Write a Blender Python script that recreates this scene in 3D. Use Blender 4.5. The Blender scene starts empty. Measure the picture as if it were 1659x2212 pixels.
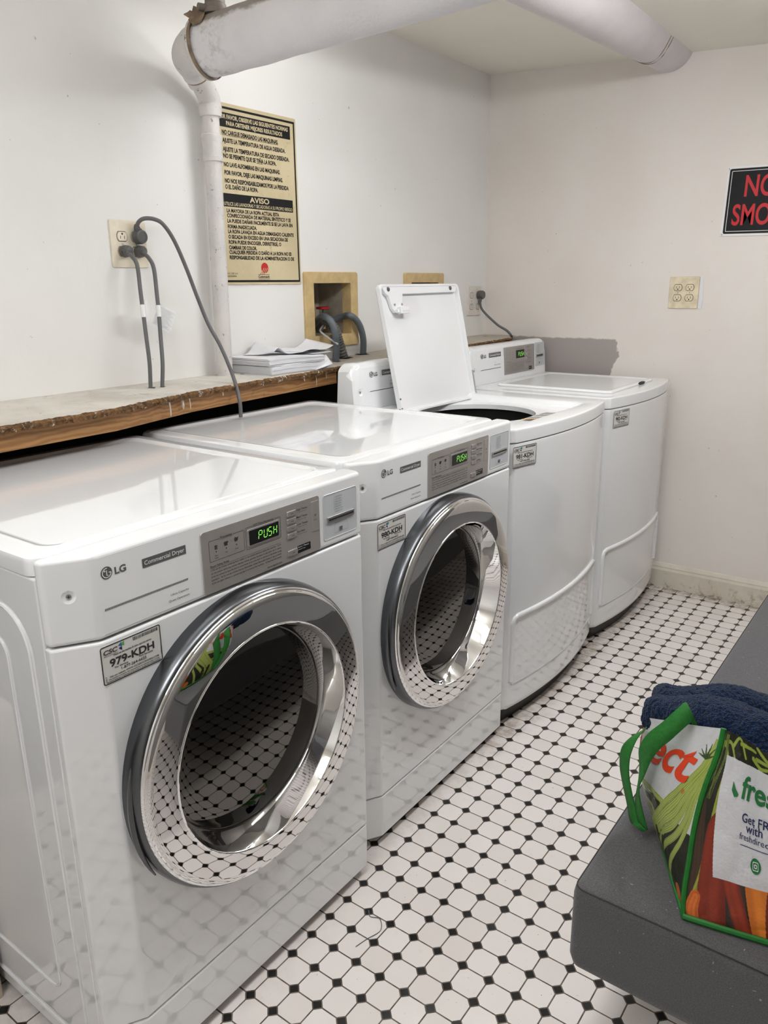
import bpy, bmesh, math, random
import numpy as np
from mathutils import Vector, Matrix, noise

random.seed(7)
scene = bpy.context.scene
COL = scene.collection

# ------------------------------------------------------------------ camera
cam_d = bpy.data.cameras.new('camera')
cam = bpy.data.objects.new('camera', cam_d); COL.objects.link(cam)
cam_d.sensor_fit = 'HORIZONTAL'; cam_d.sensor_width = 36.0
cam_d.lens = 36.0 * 1670.31 / 1659.0
cam_d.clip_start = 0.02; cam_d.clip_end = 50
_r = Vector((0.80542464, 0.59259932, -0.01082594))
_d = Vector((0.158406, -0.23282497, -0.95953117))
_f = Vector((-0.57113807, 0.77111515, -0.28139426))
M4 = Matrix(((_r.x, -_d.x, -_f.x, 0.93602), (_r.y, -_d.y, -_f.y, -1.22817),
             (_r.z, -_d.z, -_f.z, 1.34518), (0, 0, 0, 1)))
cam.matrix_world = M4
scene.camera = cam

# ------------------------------------------------------------------ world, exposure
w = bpy.data.worlds.new('world'); scene.world = w; w.use_nodes = True
w.node_tree.nodes['Background'].inputs[0].default_value = (1, 1, 1, 1)
w.node_tree.nodes['Background'].inputs[1].default_value = 0.02
vs = scene.view_settings
vs.view_transform = 'Standard'; vs.look = 'None'; vs.gamma = 1; vs.use_curve_mapping = False
vs.exposure = 0.0
# ceiling fixtures, last one an added fill light: centre x, y, length along y, emission strength
LIGHTS = [(0.56, 0.95, 0.75, 36.0), (0.38, -0.50, 0.95, 14.5), (0.30, -1.75, 0.95, 27.0), (-0.52, 0.62, 0.20, 15.0)]
LIGHT_COL = (0.985, 0.99, 1.0, 1)

# ================================================================== helpers
def srgb(r, g, b):
    f = lambda c: (c / 12.92 if c <= 0.04045 else ((c + 0.055) / 1.055) ** 2.4)
    return (f(r / 255), f(g / 255), f(b / 255), 1)

class NT:
    """small builder for node materials"""
    def __init__(s, name):
        s.m = bpy.data.materials.new(name); s.m.use_nodes = True
        s.t = s.m.node_tree; s.n = s.t.nodes; s.b = s.n['Principled BSDF']
    def new(s, typ, **kw):
        n = s.n.new(typ)
        for k, v in kw.items(): setattr(n, k, v)
        return n
    def lk(s, a, b): s.t.links.new(a, b)
    def inp(s, sock, v):
        if hasattr(v, 'is_output') or hasattr(v, 'links'): s.lk(v, sock)
        else: sock.default_value = v
    def math(s, op, a, b=0.0, c=0.0):
        n = s.new('ShaderNodeMath', operation=op)
        for i, v in enumerate((a, b, c)): s.inp(n.inputs[i], v)
        return n.outputs[0]
    def noise(s, scale, detail=4, rough=0.55, vec=None, dist=0.0):
        n = s.new('ShaderNodeTexNoise'); n.inputs['Scale'].default_value = scale
        n.inputs['Detail'].default_value = detail; n.inputs['Roughness'].default_value = rough
        n.inputs['Distortion'].default_value = dist
        s.lk(vec if vec is not None else s.obj(), n.inputs['Vector'])
        return n.outputs['Fac']
    def obj(s):
        if not hasattr(s, '_tc'): s._tc = s.new('ShaderNodeTexCoord')
        return s._tc.outputs['Object']
    def xyz(s):
        n = s.new('ShaderNodeSeparateXYZ'); s.lk(s.obj(), n.inputs[0]); return n.outputs
    def mapv(s, scale):
        n = s.new('ShaderNodeMapping'); n.inputs['Scale'].default_value = scale
        s.lk(s.obj(), n.inputs[0]); return n.outputs[0]
    def mix(s, fac, a, b):
        n = s.new('ShaderNodeMix', data_type='RGBA')
        s.inp(n.inputs[0], fac); s.inp(n.inputs[6], a); s.inp(n.inputs[7], b)
        return n.outputs[2]
    def step(s, v, lo, hi):
        n = s.new('ShaderNodeMapRange'); n.interpolation_type = 'SMOOTHSTEP'
        s.inp(n.inputs[0], v); n.inputs[1].default_value = lo; n.inputs[2].default_value = hi
        return n.outputs[0]
    def bump(s, h, strength=0.3, dist=0.01):
        n = s.new('ShaderNodeBump'); n.inputs['Strength'].default_value = strength
        n.inputs['Distance'].default_value = dist
        s.lk(h, n.inputs['Height']); s.lk(n.outputs[0], s.b.inputs['Normal'])
    def set(s, **kw):
        for k, v in kw.items(): s.inp(s.b.inputs[k.replace('_', ' ')], v)

def mat(name, col, rough=0.5, metal=0.0, var=0.0, vscale=8, bump=0.0, bscale=60, coat=0.0, spec=0.5, **kw):
    t = NT(name)
    c = tuple(col) if len(col) == 4 else (*col, 1)
    if var:
        f = t.noise(vscale)
        d = tuple(max(0, x * (1 - var)) for x in c[:3]) + (1,)
        l = tuple(min(1, x * (1 + var)) for x in c[:3]) + (1,)
        t.set(Base_Color=t.mix(t.step(f, 0.3, 0.7), d, l))
    else:
        t.set(Base_Color=c)
    t.set(Roughness=rough, Metallic=metal, Coat_Weight=coat, Coat_Roughness=0.03, Specular_IOR_Level=spec)
    if bump: t.bump(t.noise(bscale), bump, 0.003)
    for k, v in kw.items(): t.set(**{k: v})
    return t.m

M = {}
M['white'] = mat('white_enamel', (0.86, 0.87, 0.885), 0.035, spec=0.9, coat=0.35)
M['white_plastic'] = mat('white_plastic', (0.85, 0.86, 0.87), 0.12, spec=0.6)
M['seam'] = mat('dark_gap', (0.012, 0.012, 0.012), 0.7)
M['rim'] = mat('dark_satin_chrome', (0.13, 0.136, 0.146), 0.26, 1.0, var=0.05, vscale=5)
M['chrome'] = mat('polished_chrome', (0.90, 0.90, 0.91), 0.03, 1.0)
M['mirror'] = mat('smoked_mirror_chrome', (0.76, 0.75, 0.745), 0.015, 1.0)
M['glass'] = mat('smoked_door_glass', (0.125, 0.12, 0.115), 0.02, 1.0)
M['panel_grey'] = mat('warm_grey_panel', srgb(172, 167, 162), 0.3, 0.4, var=0.03, vscale=14)
M['button'] = mat('silver_button', srgb(165, 162, 160), 0.25, 0.4)
M['card'] = mat('pale_grey_plastic', srgb(196, 200, 203), 0.3)
M['screen'] = mat('black_screen', (0.008, 0.008, 0.008), 0.08)
M['ink'] = mat('dark_ink', (0.035, 0.035, 0.038), 0.5)
M['ink_grey'] = mat('grey_ink', (0.11, 0.11, 0.115), 0.5)
M['ink_white'] = mat('white_ink', (0.78, 0.78, 0.76), 0.5)
M['green_led'] = mat('green_led', (0.1, 0.5, 0.05), 0.5, Emission_Color=(0.30, 0.9, 0.12, 1), Emission_Strength=1.1)
M['sticker'] = mat('white_sticker', (0.70, 0.69, 0.66), 0.35)
M['blue'] = mat('blue_ink', srgb(40, 105, 165), 0.5)
M['navy'] = mat('navy_ink', srgb(28, 34, 84), 0.5)
M['green_ink'] = mat('green_ink', srgb(90, 165, 75), 0.5)
M['red_ink'] = mat('red_ink', srgb(196, 36, 32), 0.5)
M['sign_red'] = mat('sign_red', srgb(196, 30, 40), 0.4)
M['brown_ink'] = mat('brown_grey_ink', srgb(84, 72, 68), 0.5)
M['steel'] = mat('steel', (0.55, 0.55, 0.55), 0.3, 1.0)
M['dark_steel'] = mat('dark_drum_steel', (0.10, 0.10, 0.10), 0.35, 0.8, var=0.2)
M['black_plastic'] = mat('black_plastic', (0.02, 0.02, 0.02), 0.45)
M['grey_rubber'] = mat('grey_rubber', (0.10, 0.10, 0.10), 0.6)
M['cord'] = mat('grey_cord', (0.125, 0.125, 0.128), 0.42, var=0.08, vscale=20)
M['plug'] = mat('dark_grey_plug', (0.10, 0.098, 0.095), 0.45)
M['hose'] = mat('slate_grey_hose', srgb(98, 106, 112), 0.35, var=0.06, vscale=20)
M['hose_dark'] = mat('dark_corrugated_hose', srgb(104, 103, 102), 0.42, var=0.1, vscale=30)
M['orange'] = mat('orange_ink', srgb(240, 165, 30), 0.5)
M['red_valve'] = mat('red_valve_paint', srgb(190, 20, 28), 0.35)
M['brass'] = mat('dull_brass', (0.45, 0.30, 0.13), 0.4, 0.9)
M['paper'] = mat('white_paper', srgb(232, 232, 236), 0.8, var=0.02, vscale=30)
M['tag'] = mat('white_tag', srgb(240, 238, 238), 0.6)
M['plasticwrap'] = mat('clear_plastic_wrap', (0.86, 0.87, 0.88), 0.12, bump=0.6, bscale=35, Alpha=0.35)
M['cleartag'] = mat('clear_plastic_tag', (0.85, 0.86, 0.88), 0.25, Alpha=0.55)
M['label_red'] = mat('label_red_print', srgb(222, 66, 30), 0.45)
M['bag_green'] = mat('bag_green_print', srgb(28, 110, 52), 0.45)

def m_floor():
    t = NT('octagon_and_dot_tile'); P = 0.061
    x, y, z = t.xyz()
    u = t.math('DIVIDE', x, P); v = t.math('DIVIDE', y, P)
    fr = lambda a: t.math('ABSOLUTE', t.math('SUBTRACT', a, t.math('ROUND', a)))
    au, av = fr(u), fr(v)
    dsum = t.math('ADD', au, av); mn = t.math('MINIMUM', au, av)
    dot = t.math('LESS_THAN', dsum, 0.178)
    ring = t.math('LESS_THAN', dsum, 0.238)
    line = t.math('LESS_THAN', mn, 0.024)
    grout = t.math('MAXIMUM', t.math('MULTIPLY', ring, t.math('SUBTRACT', 1.0, dot)),
                   t.math('MULTIPLY', line, t.math('SUBTRACT', 1.0, dot)))
    # per tile tone
    ccu = t.math('FLOOR', u); ccv = t.math('FLOOR', v)
    cb = t.new('ShaderNodeCombineXYZ'); t.lk(ccu, cb.inputs[0]); t.lk(ccv, cb.inputs[1])
    wn = t.new('ShaderNodeTexWhiteNoise'); t.lk(cb.outputs[0], wn.inputs[0])
    tone = t.mix(wn.outputs[0], srgb(230, 223, 218), srgb(240, 234, 230))
    stain = t.step(t.noise(26, 6, 0.65), 0.62, 0.80)
    tone = t.mix(t.math('MULTIPLY', stain, 0.22), tone, srgb(168, 150, 128))
    # grime along the machine fronts and along the far wall
    near = t.step(t.math('ADD', x, t.math('MULTIPLY', t.math('SUBTRACT', t.noise(14, 5), 0.5), 0.16)), 0.05, -0.06)
    far = t.step(t.math('ADD', y, t.math('MULTIPLY', t.math('SUBTRACT', t.noise(18, 5), 0.5), 0.16)), 2.10, 2.19)
    yy = t.step(y, 0.45, 0.75)
    g = t.math('MULTIPLY', t.math('MAXIMUM', t.math('MULTIPLY', near, t.math('MULTIPLY_ADD', yy, 0.55, 0.25)), far), t.math('MULTIPLY_ADD', t.step(t.noise(30, 6, 0.7), 0.35, 0.65), 0.6, 0.25))
    tone = t.mix(g, tone, srgb(120, 98, 72))
    specks = t.step(t.noise(190, 2, 0.5), 0.735, 0.76)
    tone = t.mix(t.math('MULTIPLY', specks, 0.8), tone, srgb(60, 50, 42))
    c = t.mix(dot, tone, srgb(24, 23, 23))
    gcol = t.mix(t.step(t.noise(40, 4), 0.4, 0.6), srgb(80, 71, 63), srgb(108, 98, 88))
    c = t.mix(grout, c, gcol)
    t.set(Base_Color=c, Roughness=t.math('MULTIPLY_ADD', grout, 0.55, t.math('MULTIPLY_ADD', t.noise(22, 4), 0.06, 0.20)), Specular_IOR_Level=0.5)
    h = t.math('MULTIPLY_ADD', t.noise(14, 2), 0.5, t.math('MULTIPLY', grout, -1.0))
    t.bump(h, 0.35, 0.0012)
    return t.m
M['floor'] = m_floor()

def m_wall(name, a, b, patch=False, ledge=False):
    t = NT(name); x, y, z = t.xyz()
    c = t.mix(t.step(t.noise(2.2, 5), 0.3, 0.7), a, b)
    sm = t.step(t.noise(5, 6, 0.7, dist=0.6), 0.66, 0.80)
    c = t.mix(t.math('MULTIPLY', sm, 0.25), c, srgb(176, 166, 154))
    if patch:   # bare grey plaster left unpainted above the corner washer, ragged paint edge
        n1 = t.math('MULTIPLY', t.math('SUBTRACT', t.noise(20, 6, 0.7), 0.5), 0.018)
        n2 = t.math('MULTIPLY', t.math('SUBTRACT', t.noise(11, 5, 0.7), 0.5), 0.09)
        k = t.math('ADD', x, t.math('MULTIPLY', t.math('ABSOLUTE', t.math('SUBTRACT', z, 1.035)), 0.45))
        a1 = t.step(t.math('ADD', k, n2), -0.292, -0.30)
        a2 = t.step(t.math('ADD', z, n1), 1.108, 1.100)
        a3 = t.step(t.math('ADD', z, n1), 0.55, 0.6)
        c = t.mix(t.math('MULTIPLY', t.math('MULTIPLY', a1, a2), a3), c, srgb(170, 162, 158))
    ch = t.math('MULTIPLY', t.step(t.noise(60, 3, 0.5), 0.745, 0.775), 0.45)
    c = t.mix(ch, c, srgb(120, 108, 96))
    t.set(Base_Color=c, Roughness=0.62, Specular_IOR_Level=0.35)
    h = t.math('MULTIPLY_ADD', t.noise(9, 4), 0.6, t.math('MULTIPLY', t.noise(70, 4), 0.18))
    t.bump(h, 0.35, 0.006)
    return t.m
M['wall_l'] = m_wall('painted_plaster_white', srgb(236, 235, 232), srgb(241, 240, 237))
M['wall_b'] = m_wall('painted_plaster_cream', srgb(232, 225, 218), srgb(238, 232, 226), patch=True)
M['wall_o'] = m_wall('painted_plaster_plain', srgb(234, 232, 228), srgb(240, 238, 234))
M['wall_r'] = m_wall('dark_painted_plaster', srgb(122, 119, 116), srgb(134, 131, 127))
M['ceiling'] = m_wall('painted_ceiling', srgb(237, 233, 222), srgb(242, 238, 228))
def m_base():
    t = NT('old_cream_trim_paint'); x, y, z = t.xyz()
    c = t.mix(t.step(t.noise(7, 5), 0.35, 0.65), srgb(214, 206, 190), srgb(226, 220, 206))
    d = t.math('MULTIPLY', t.step(t.noise(24, 6, 0.7), 0.5, 0.7), t.step(z, 0.09, 0.0))
    c = t.mix(d, c, srgb(120, 98, 72))
    c = t.mix(t.math('MULTIPLY', t.step(t.noise(18, 6, 0.7), 0.62, 0.72), 0.6), c, srgb(150, 120, 84))
    t.set(Base_Color=c, Roughness=0.5); t.bump(t.noise(50), 0.3, 0.003); return t.m
M['trim'] = m_base()
def m_pipe(name, a, b, amt, chipcol=srgb(92, 78, 64)):
    t = NT(name)
    c = t.mix(t.step(t.noise(9, 5), 0.3, 0.7), a, b)
    c = t.mix(t.math('MULTIPLY', t.step(t.noise(46, 6, 0.75), 0.64 - amt, 0.70 - amt), 0.75), c, chipcol)
    t.set(Base_Color=c, Roughness=0.5)
    t.bump(t.math('MULTIPLY_ADD', t.noise(26, 5, 0.6), 0.8, t.noise(90, 3)), 0.4, 0.004); return t.m
M['pipe'] = m_pipe('white_painted_iron', srgb(222, 218, 214), srgb(206, 202, 200), 0.035)
def m_wrap():
    t = NT('painted_canvas_lagging'); x, y, z = t.xyz()
    c = t.mix(t.step(t.noise(5, 4), 0.3, 0.7), srgb(222, 219, 222), srgb(230, 228, 230))
    # bare brownish dust on the upper side of the lagging
    nn = t.noise(13, 6, 0.7)
    top = t.step(t.math('ADD', z, t.math('MULTIPLY', t.math('SUBTRACT', nn, 0.5), 0.06)), 0.034, 0.050)
    c = t.mix(t.math('MULTIPLY', top, 0.8), c, srgb(122, 110, 98))
    endm = t.math('MULTIPLY', t.step(x, 0.16, 0.02), t.step(t.noise(24, 6, 0.75), 0.46, 0.66))
    c = t.mix(t.math('MULTIPLY', endm, 0.55), c, srgb(130, 112, 94))
    t.set(Base_Color=c, Roughness=0.6)
    t.bump(t.math('MULTIPLY_ADD', t.noise(10, 5, 0.6, vec=t.mapv((6, 1, 1))), 0.7, t.noise(120, 3)), 0.4, 0.006); return t.m
M['wrap'] = m_wrap()
M['wrap2'] = m_pipe('painted_lagging_lilac', srgb(212, 205, 208), srgb(218, 212, 214), -0.12)
M['rust'] = mat('rusty_paper', srgb(138, 118, 98), 0.9, var=0.3, vscale=30, bump=0.6, bscale=40)
M['vent'] = mat('dull_grey_iron', srgb(118, 110, 102), 0.55, 0.3, var=0.2, vscale=20)
def m_ledge():
    t = NT('dusty_painted_ledge'); x, y, z = t.xyz()
    c = t.mix(t.step(t.noise(6, 6, 0.65), 0.3, 0.7), srgb(196, 190, 180), srgb(222, 217, 208))
    c = t.mix(t.math('MULTIPLY', t.step(y, 0.7, 1.1), 0.6), c, srgb(168, 158, 142))
    c = t.mix(t.math('MULTIPLY', t.step(t.noise(22, 6, 0.7, dist=1.0), 0.60, 0.70), 0.5), c, srgb(134, 120, 104))
    t.set(Base_Color=c, Roughness=0.8); t.bump(t.noise(40, 6, 0.7), 0.5, 0.004); return t.m
M['ledge'] = m_ledge()
def m_wood(name, a, b, sc):
    t = NT(name)
    wv = t.new('ShaderNodeTexWave'); wv.wave_type = 'BANDS'; wv.bands_direction = 'Z'
    wv.inputs['Scale'].default_value = 9; wv.inputs['Distortion'].default_value = 9
    wv.inputs['Detail'].default_value = 3; wv.inputs['Detail Scale'].default_value = 1.3
    t.lk(t.mapv(sc), wv.inputs[0])
    c = t.mix(wv.outputs['Fac'], a, b)
    c = t.mix(t.step(t.noise(9, 4, 0.6, dist=1.5), 0.60, 0.78), c, srgb(96, 56, 26))
    t.set(Base_Color=c, Roughness=0.55); t.bump(wv.outputs['Fac'], 0.15, 0.002); return t.m
M['wood'] = m_wood('varnished_pine', srgb(142, 99, 57), srgb(170, 126, 78), (4, 0.5, 3))
def m_board():
    t = NT('crumbling_board_core')
    c = t.mix(t.step(t.noise(70, 6, 0.75), 0.32, 0.68), srgb(70, 48, 28), srgb(146, 108, 66))
    c = t.mix(t.step(t.noise(34, 6, 0.8), 0.58, 0.62), c, srgb(214, 206, 194))
    t.set(Base_Color=c, Roughness=0.95); t.bump(t.noise(120, 5, 0.7), 1.0, 0.006); return t.m
M['board'] = m_board()
M['tan'] = mat('aged_tan_plastic', srgb(204, 178, 128), 0.45, var=0.12, vscale=26)
M['recess'] = mat('dirty_box_interior', srgb(168, 160, 144), 0.6, var=0.2, vscale=16)
M['ivory'] = mat('ivory_plate', srgb(232, 222, 200), 0.4, var=0.05, vscale=40)
M['ivory_dirty'] = mat('paint_smeared_ivory_plate', srgb(226, 213, 184), 0.45, var=0.12, vscale=30)
M['white_plate'] = mat('white_painted_plate', srgb(226, 220, 212), 0.45, var=0.03, vscale=40)
M['slot'] = mat('outlet_slot', (0.02, 0.018, 0.015), 0.8)
M['outlet_outline'] = mat('grime_outline', srgb(92, 82, 70), 0.8)
def m_sign():
    t = NT('yellowed_sign_board')
    c = t.mix(t.step(t.noise(4, 6, 0.6), 0.3, 0.7), srgb(202, 187, 150), srgb(220, 205, 168))
    c = t.mix(t.math('MULTIPLY', t.step(t.noise(40, 6, 0.7), 0.6, 0.7), 0.5), c, srgb(150, 128, 92))
    t.set(Base_Color=c, Roughness=0.4); return t.m
M['sign'] = m_sign()
M['sign_black'] = mat('sign_black', (0.008, 0.008, 0.009), 0.55, spec=0.3)
def m_fabric(name, a, b, sc):
    t = NT(name)
    f = t.noise(sc, 2, 0.5); f2 = t.noise(9, 4)
    c = t.mix(t.step(f, 0.3, 0.7), a, b)
    c = t.mix(t.math('MULTIPLY', t.step(f2, 0.55, 0.75), 0.25), c, srgb(92, 82, 76))
    sp = t.step(t.noise(150, 1, 0.4), 0.775, 0.79)
    c = t.mix(t.math('MULTIPLY', sp, 0.5), c, srgb(190, 186, 180))
    t.set(Base_Color=c, Roughness=0.95, Specular_IOR_Level=0.15, Sheen_Weight=0.25)
    t.bump(f, 0.6, 0.0012); return t.m
M['bench'] = m_fabric('charcoal_weave', srgb(82, 82, 84), srgb(102, 101, 102), 520)
M['blanket'] = None
def m_sherpa():
    t = NT('navy_sherpa_fleece')
    v = t.new('ShaderNodeTexVoronoi'); v.inputs['Scale'].default_value = 330; t.lk(t.obj(), v.inputs['Vector'])
    c = t.mix(t.step(v.outputs['Distance'], 0.1, 0.7), srgb(18, 50, 88), srgb(9, 25, 48))
    t.set(Base_Color=c, Roughness=1.0, Specular_IOR_Level=0.03, Sheen_Weight=0.15)
    t.bump(t.math('MULTIPLY_ADD', t.noise(420, 3, 0.7), 1.0, t.math('MULTIPLY', v.outputs['Distance'], -0.6)), 0.9, 0.004); return t.m
M['blanket'] = m_sherpa()
def m_print():
    t = NT('woven_bag_print')
    a = t.new('ShaderNodeVertexColor'); a.layer_name = 'print'
    n = t.noise(260, 2, 0.5)
    t.set(Base_Color=a.outputs[0], Roughness=0.38, Specular_IOR_Level=0.4)
    t.bump(t.math('MULTIPLY_ADD', t.noise(26, 5, 0.6), 1.0, t.math('MULTIPLY', n, 0.15)), 0.5, 0.006); return t.m
M['print'] = m_print()
M['webbing'] = mat('green_webbing', srgb(34, 118, 40), 0.7, var=0.12, vscale=120, bump=0.5, bscale=240)
M['piping'] = mat('green_piping', srgb(26, 112, 38), 0.4, var=0.1, vscale=60)
M['gap_shade'] = mat('painted_gap_shade', (0.012, 0.011, 0.010), 0.9, var=0.3, vscale=20, bump=0.6)  # near-black colour standing in for shade below the ledge
M['fixture'] = mat('fixture_white', (0.8, 0.8, 0.8), 0.4)
M['post'] = mat('scuffed_pale_paint', srgb(186, 174, 156), 0.7, var=0.3, vscale=16, bump=0.5)

# ------------------------------------------------------------------ mesh helpers
def link(o, parent=None):
    COL.objects.link(o)
    if parent is not None: o.parent = parent
    return o

def obj(name, bm, m, parent=None, smooth=True, bevel=0.0, seg=3, angle=40):
    bmesh.ops.recalc_face_normals(bm, faces=bm.faces[:])
    me = bpy.data.meshes.new(name); bm.to_mesh(me); bm.free()
    ms = m if isinstance(m, (list, tuple)) else [m]
    for mm in ms: me.materials.append(M[mm] if isinstance(mm, str) else mm)
    if smooth:
        me.shade_smooth() if hasattr(me, 'shade_smooth') else None
    o = bpy.data.objects.new(name, me); link(o, parent)
    if bevel:
        b = o.modifiers.new('bevel', 'BEVEL'); b.width = bevel; b.segments = seg
        b.limit_method = 'ANGLE'; b.angle_limit = math.radians(angle); b.harden_normals = True
    if smooth and not bevel:
        sharp(me, 38)
        wn = o.modifiers.new('wn', 'WEIGHTED_NORMAL'); wn.keep_sharp = True; wn.weight = 90
    return o

def sharp(me, deg):
    bm = bmesh.new(); bm.from_mesh(me); th = math.radians(deg)
    for e in bm.edges:
        if len(e.link_faces) == 2:
            e.smooth = e.calc_face_angle(0) < th
    bm.to_mesh(me); bm.free()

def B(): return bmesh.new()

def thing(name, label, cat, loc=(0, 0, 0), group=None):
    o = bpy.data.objects.new(name, None); o.empty_display_size = 0.05
    link(o); o.location = loc
    o['label'] = label; o['category'] = cat
    if group: o['group'] = group
    return o
def tag(o, label, cat, group=None):
    o['label'] = label; o['category'] = cat
    if group: o['group'] = group
    return o
def struct(name, bm, m, **kw):
    o = obj(name, bm, m, **kw); o['kind'] = 'structure'; return o

def box(bm, x0, x1, y0, y1, z0, z1, mi=0):
    v = [bm.verts.new((x, y, z)) for x in (x0, x1) for y in (y0, y1) for z in (z0, z1)]
    for f in ((0, 1, 3, 2), (4, 6, 7, 5), (0, 4, 5, 1), (2, 3, 7, 6), (0, 2, 6, 4), (1, 5, 7, 3)):
        bm.faces.new([v[i] for i in f]).material_index = mi

def loft(bm, loops, cap0=True, cap1=True, mi=0, closed=True):
    L = [[bm.verts.new(p) for p in lp] for lp in loops]
    n = len(L[0])
    for a, b in zip(L, L[1:]):
        for i in range(n if closed else n - 1):
            j = (i + 1) % n
            bm.faces.new((a[i], a[j], b[j], b[i])).material_index = mi
    if cap0: bm.faces.new(L[0][::-1]).material_index = mi
    if cap1: bm.faces.new(L[-1]).material_index = mi
    return L

def rrect(x0, x1, y0, y1, r, n=6):
    """rounded rectangle, 2-D, anticlockwise"""
    r = min(r, (x1 - x0) / 2 - 1e-6, (y1 - y0) / 2 - 1e-6)
    out = []
    for cx, cy, a0 in ((x1 - r, y0 + r, -90), (x1 - r, y1 - r, 0), (x0 + r, y1 - r, 90), (x0 + r, y0 + r, 180)):
        for k in range(n + 1):
            a = math.radians(a0 + 90 * k / n)
            out.append((cx + r * math.cos(a), cy + r * math.sin(a)))
    return out

def circ(cx, cy, r, n=32, a0=0):
    return [(cx + r * math.cos(a0 + 2 * math.pi * k / n), cy + r * math.sin(a0 + 2 * math.pi * k / n)) for k in range(n)]

def smooth_path(pts, n=8):
    """Catmull-Rom through pts"""
    P = [Vector(p) for p in pts]; out = []
    for i in range(len(P) - 1):
        p0 = P[max(i - 1, 0)]; p1 = P[i]; p2 = P[i + 1]; p3 = P[min(i + 2, len(P) - 1)]
        for k in range(n):
            t = k / n
            out.append(0.5 * ((2 * p1) + (p2 - p0) * t + (2 * p0 - 5 * p1 + 4 * p2 - p3) * t * t + (3 * p1 - p0 - 3 * p2 + p3) * t ** 3))
    out.append(P[-1]); return out

def tube(bm, path, r, n=12, cap=True, mi=0):
    """r: number or list / function of index"""
    P = [Vector(p) for p in path]; m = len(P)
    tan = [(P[min(i + 1, m - 1)] - P[max(i - 1, 0)]).normalized() for i in range(m)]
    up = Vector((0, 0, 1)) if abs(tan[0].z) < 0.9 else Vector((1, 0, 0))
    a = tan[0].cross(up).normalized(); loops = []
    for i in range(m):
        a = (a - tan[i] * a.dot(tan[i])).normalized(); b = tan[i].cross(a)
        rr = r(i) if callable(r) else (r[i] if isinstance(r, (list, tuple)) else r)
        loops.append([P[i] + (a * math.cos(2 * math.pi * k / n) + b * math.sin(2 * math.pi * k / n)) * rr for k in range(n)])
    loft(bm, loops, cap, cap, mi)

def lathe(bm, prof, org=(0, 0, 0), axis='x', n=96, cap0=False, cap1=False, mi=0):
    """prof: (along, radius) pairs about an axis through org"""
    o = Vector(org); loops = []
    for h, r in prof:
        lp = []
        for k in range(n):
            c, s = math.cos(2 * math.pi * k / n) * r, math.sin(2 * math.pi * k / n) * r
            v = {'x': (h, c, s), 'y': (c, h, s), 'z': (c, s, h)}[axis]
            lp.append(o + Vector(v))
        loops.append(lp)
    loft(bm, loops, cap0, cap1, mi)

class Fr:
    """a flat frame on a surface: origin, right, up; normal faces the viewer"""
    def __init__(s, o, r=(0, 1, 0), u=(0, 0, 1)):
        s.o = Vector(o); s.r = Vector(r).normalized(); s.u = Vector(u).normalized(); s.n = s.r.cross(s.u)
    def p(s, a, b, off=0.0): return s.o + s.r * a + s.u * b + s.n * off
FX = Fr((0, 0, 0))

def poly(bm, fr, pts, off=0.0004, mi=0):
    f = bm.faces.new([bm.verts.new(fr.p(a, b, off)) for a, b in pts]); f.material_index = mi; return f
def rect(bm, fr, a0, a1, b0, b1, off=0.0004, mi=0):
    poly(bm, fr, ((a0, b0), (a1, b0), (a1, b1), (a0, b1)), off, mi)
def outline(bm, fr, outer, inner, off=0.0004, mi=0):
    A = [bm.verts.new(fr.p(a, b, off)) for a, b in outer]; C = [bm.verts.new(fr.p(a, b, off)) for a, b in inner]
    n = len(A)
    for i in range(n):
        j = (i + 1) % n
        bm.faces.new((A[i], A[j], C[j], C[i])).material_index = mi
def frame_rect(bm, fr, a0, a1, b0, b1, w, r=0.002, off=0.0004, mi=0):
    outline(bm, fr, rrect(a0, a1, b0, b1, r, 4), rrect(a0 + w, a1 - w, b0 + w, b1 - w, max(r - w, 1e-4), 4), off, mi)
def slab(bm, fr, pts, d0, d1, mi=0):
    """prism standing on a frame between two offsets"""
    loft(bm, [[fr.p(a, b, d0) for a, b in pts], [fr.p(a, b, d1) for a, b in pts]], True, True, mi)
def rslab(bm, fr, a0, a1, b0, b1, r, d0, d1, edge=0.001, mi=0):
    """rounded plate with a softened front edge"""
    e = edge
    loft(bm, [[fr.p(a, b, d0) for a, b in rrect(a0, a1, b0, b1, r)],
              [fr.p(a, b, d1 - e) for a, b in rrect(a0, a1, b0, b1, r)],
              [fr.p(a, b, d1 - 0.3 * e) for a, b in rrect(a0 + 0.3 * e, a1 - 0.3 * e, b0 + 0.3 * e, b1 - 0.3 * e, r)],
              [fr.p(a, b, d1) for a, b in rrect(a0 + e, a1 - e, b0 + e, b1 - e, max(r - e, 1e-4))]], True, True, mi)

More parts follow.
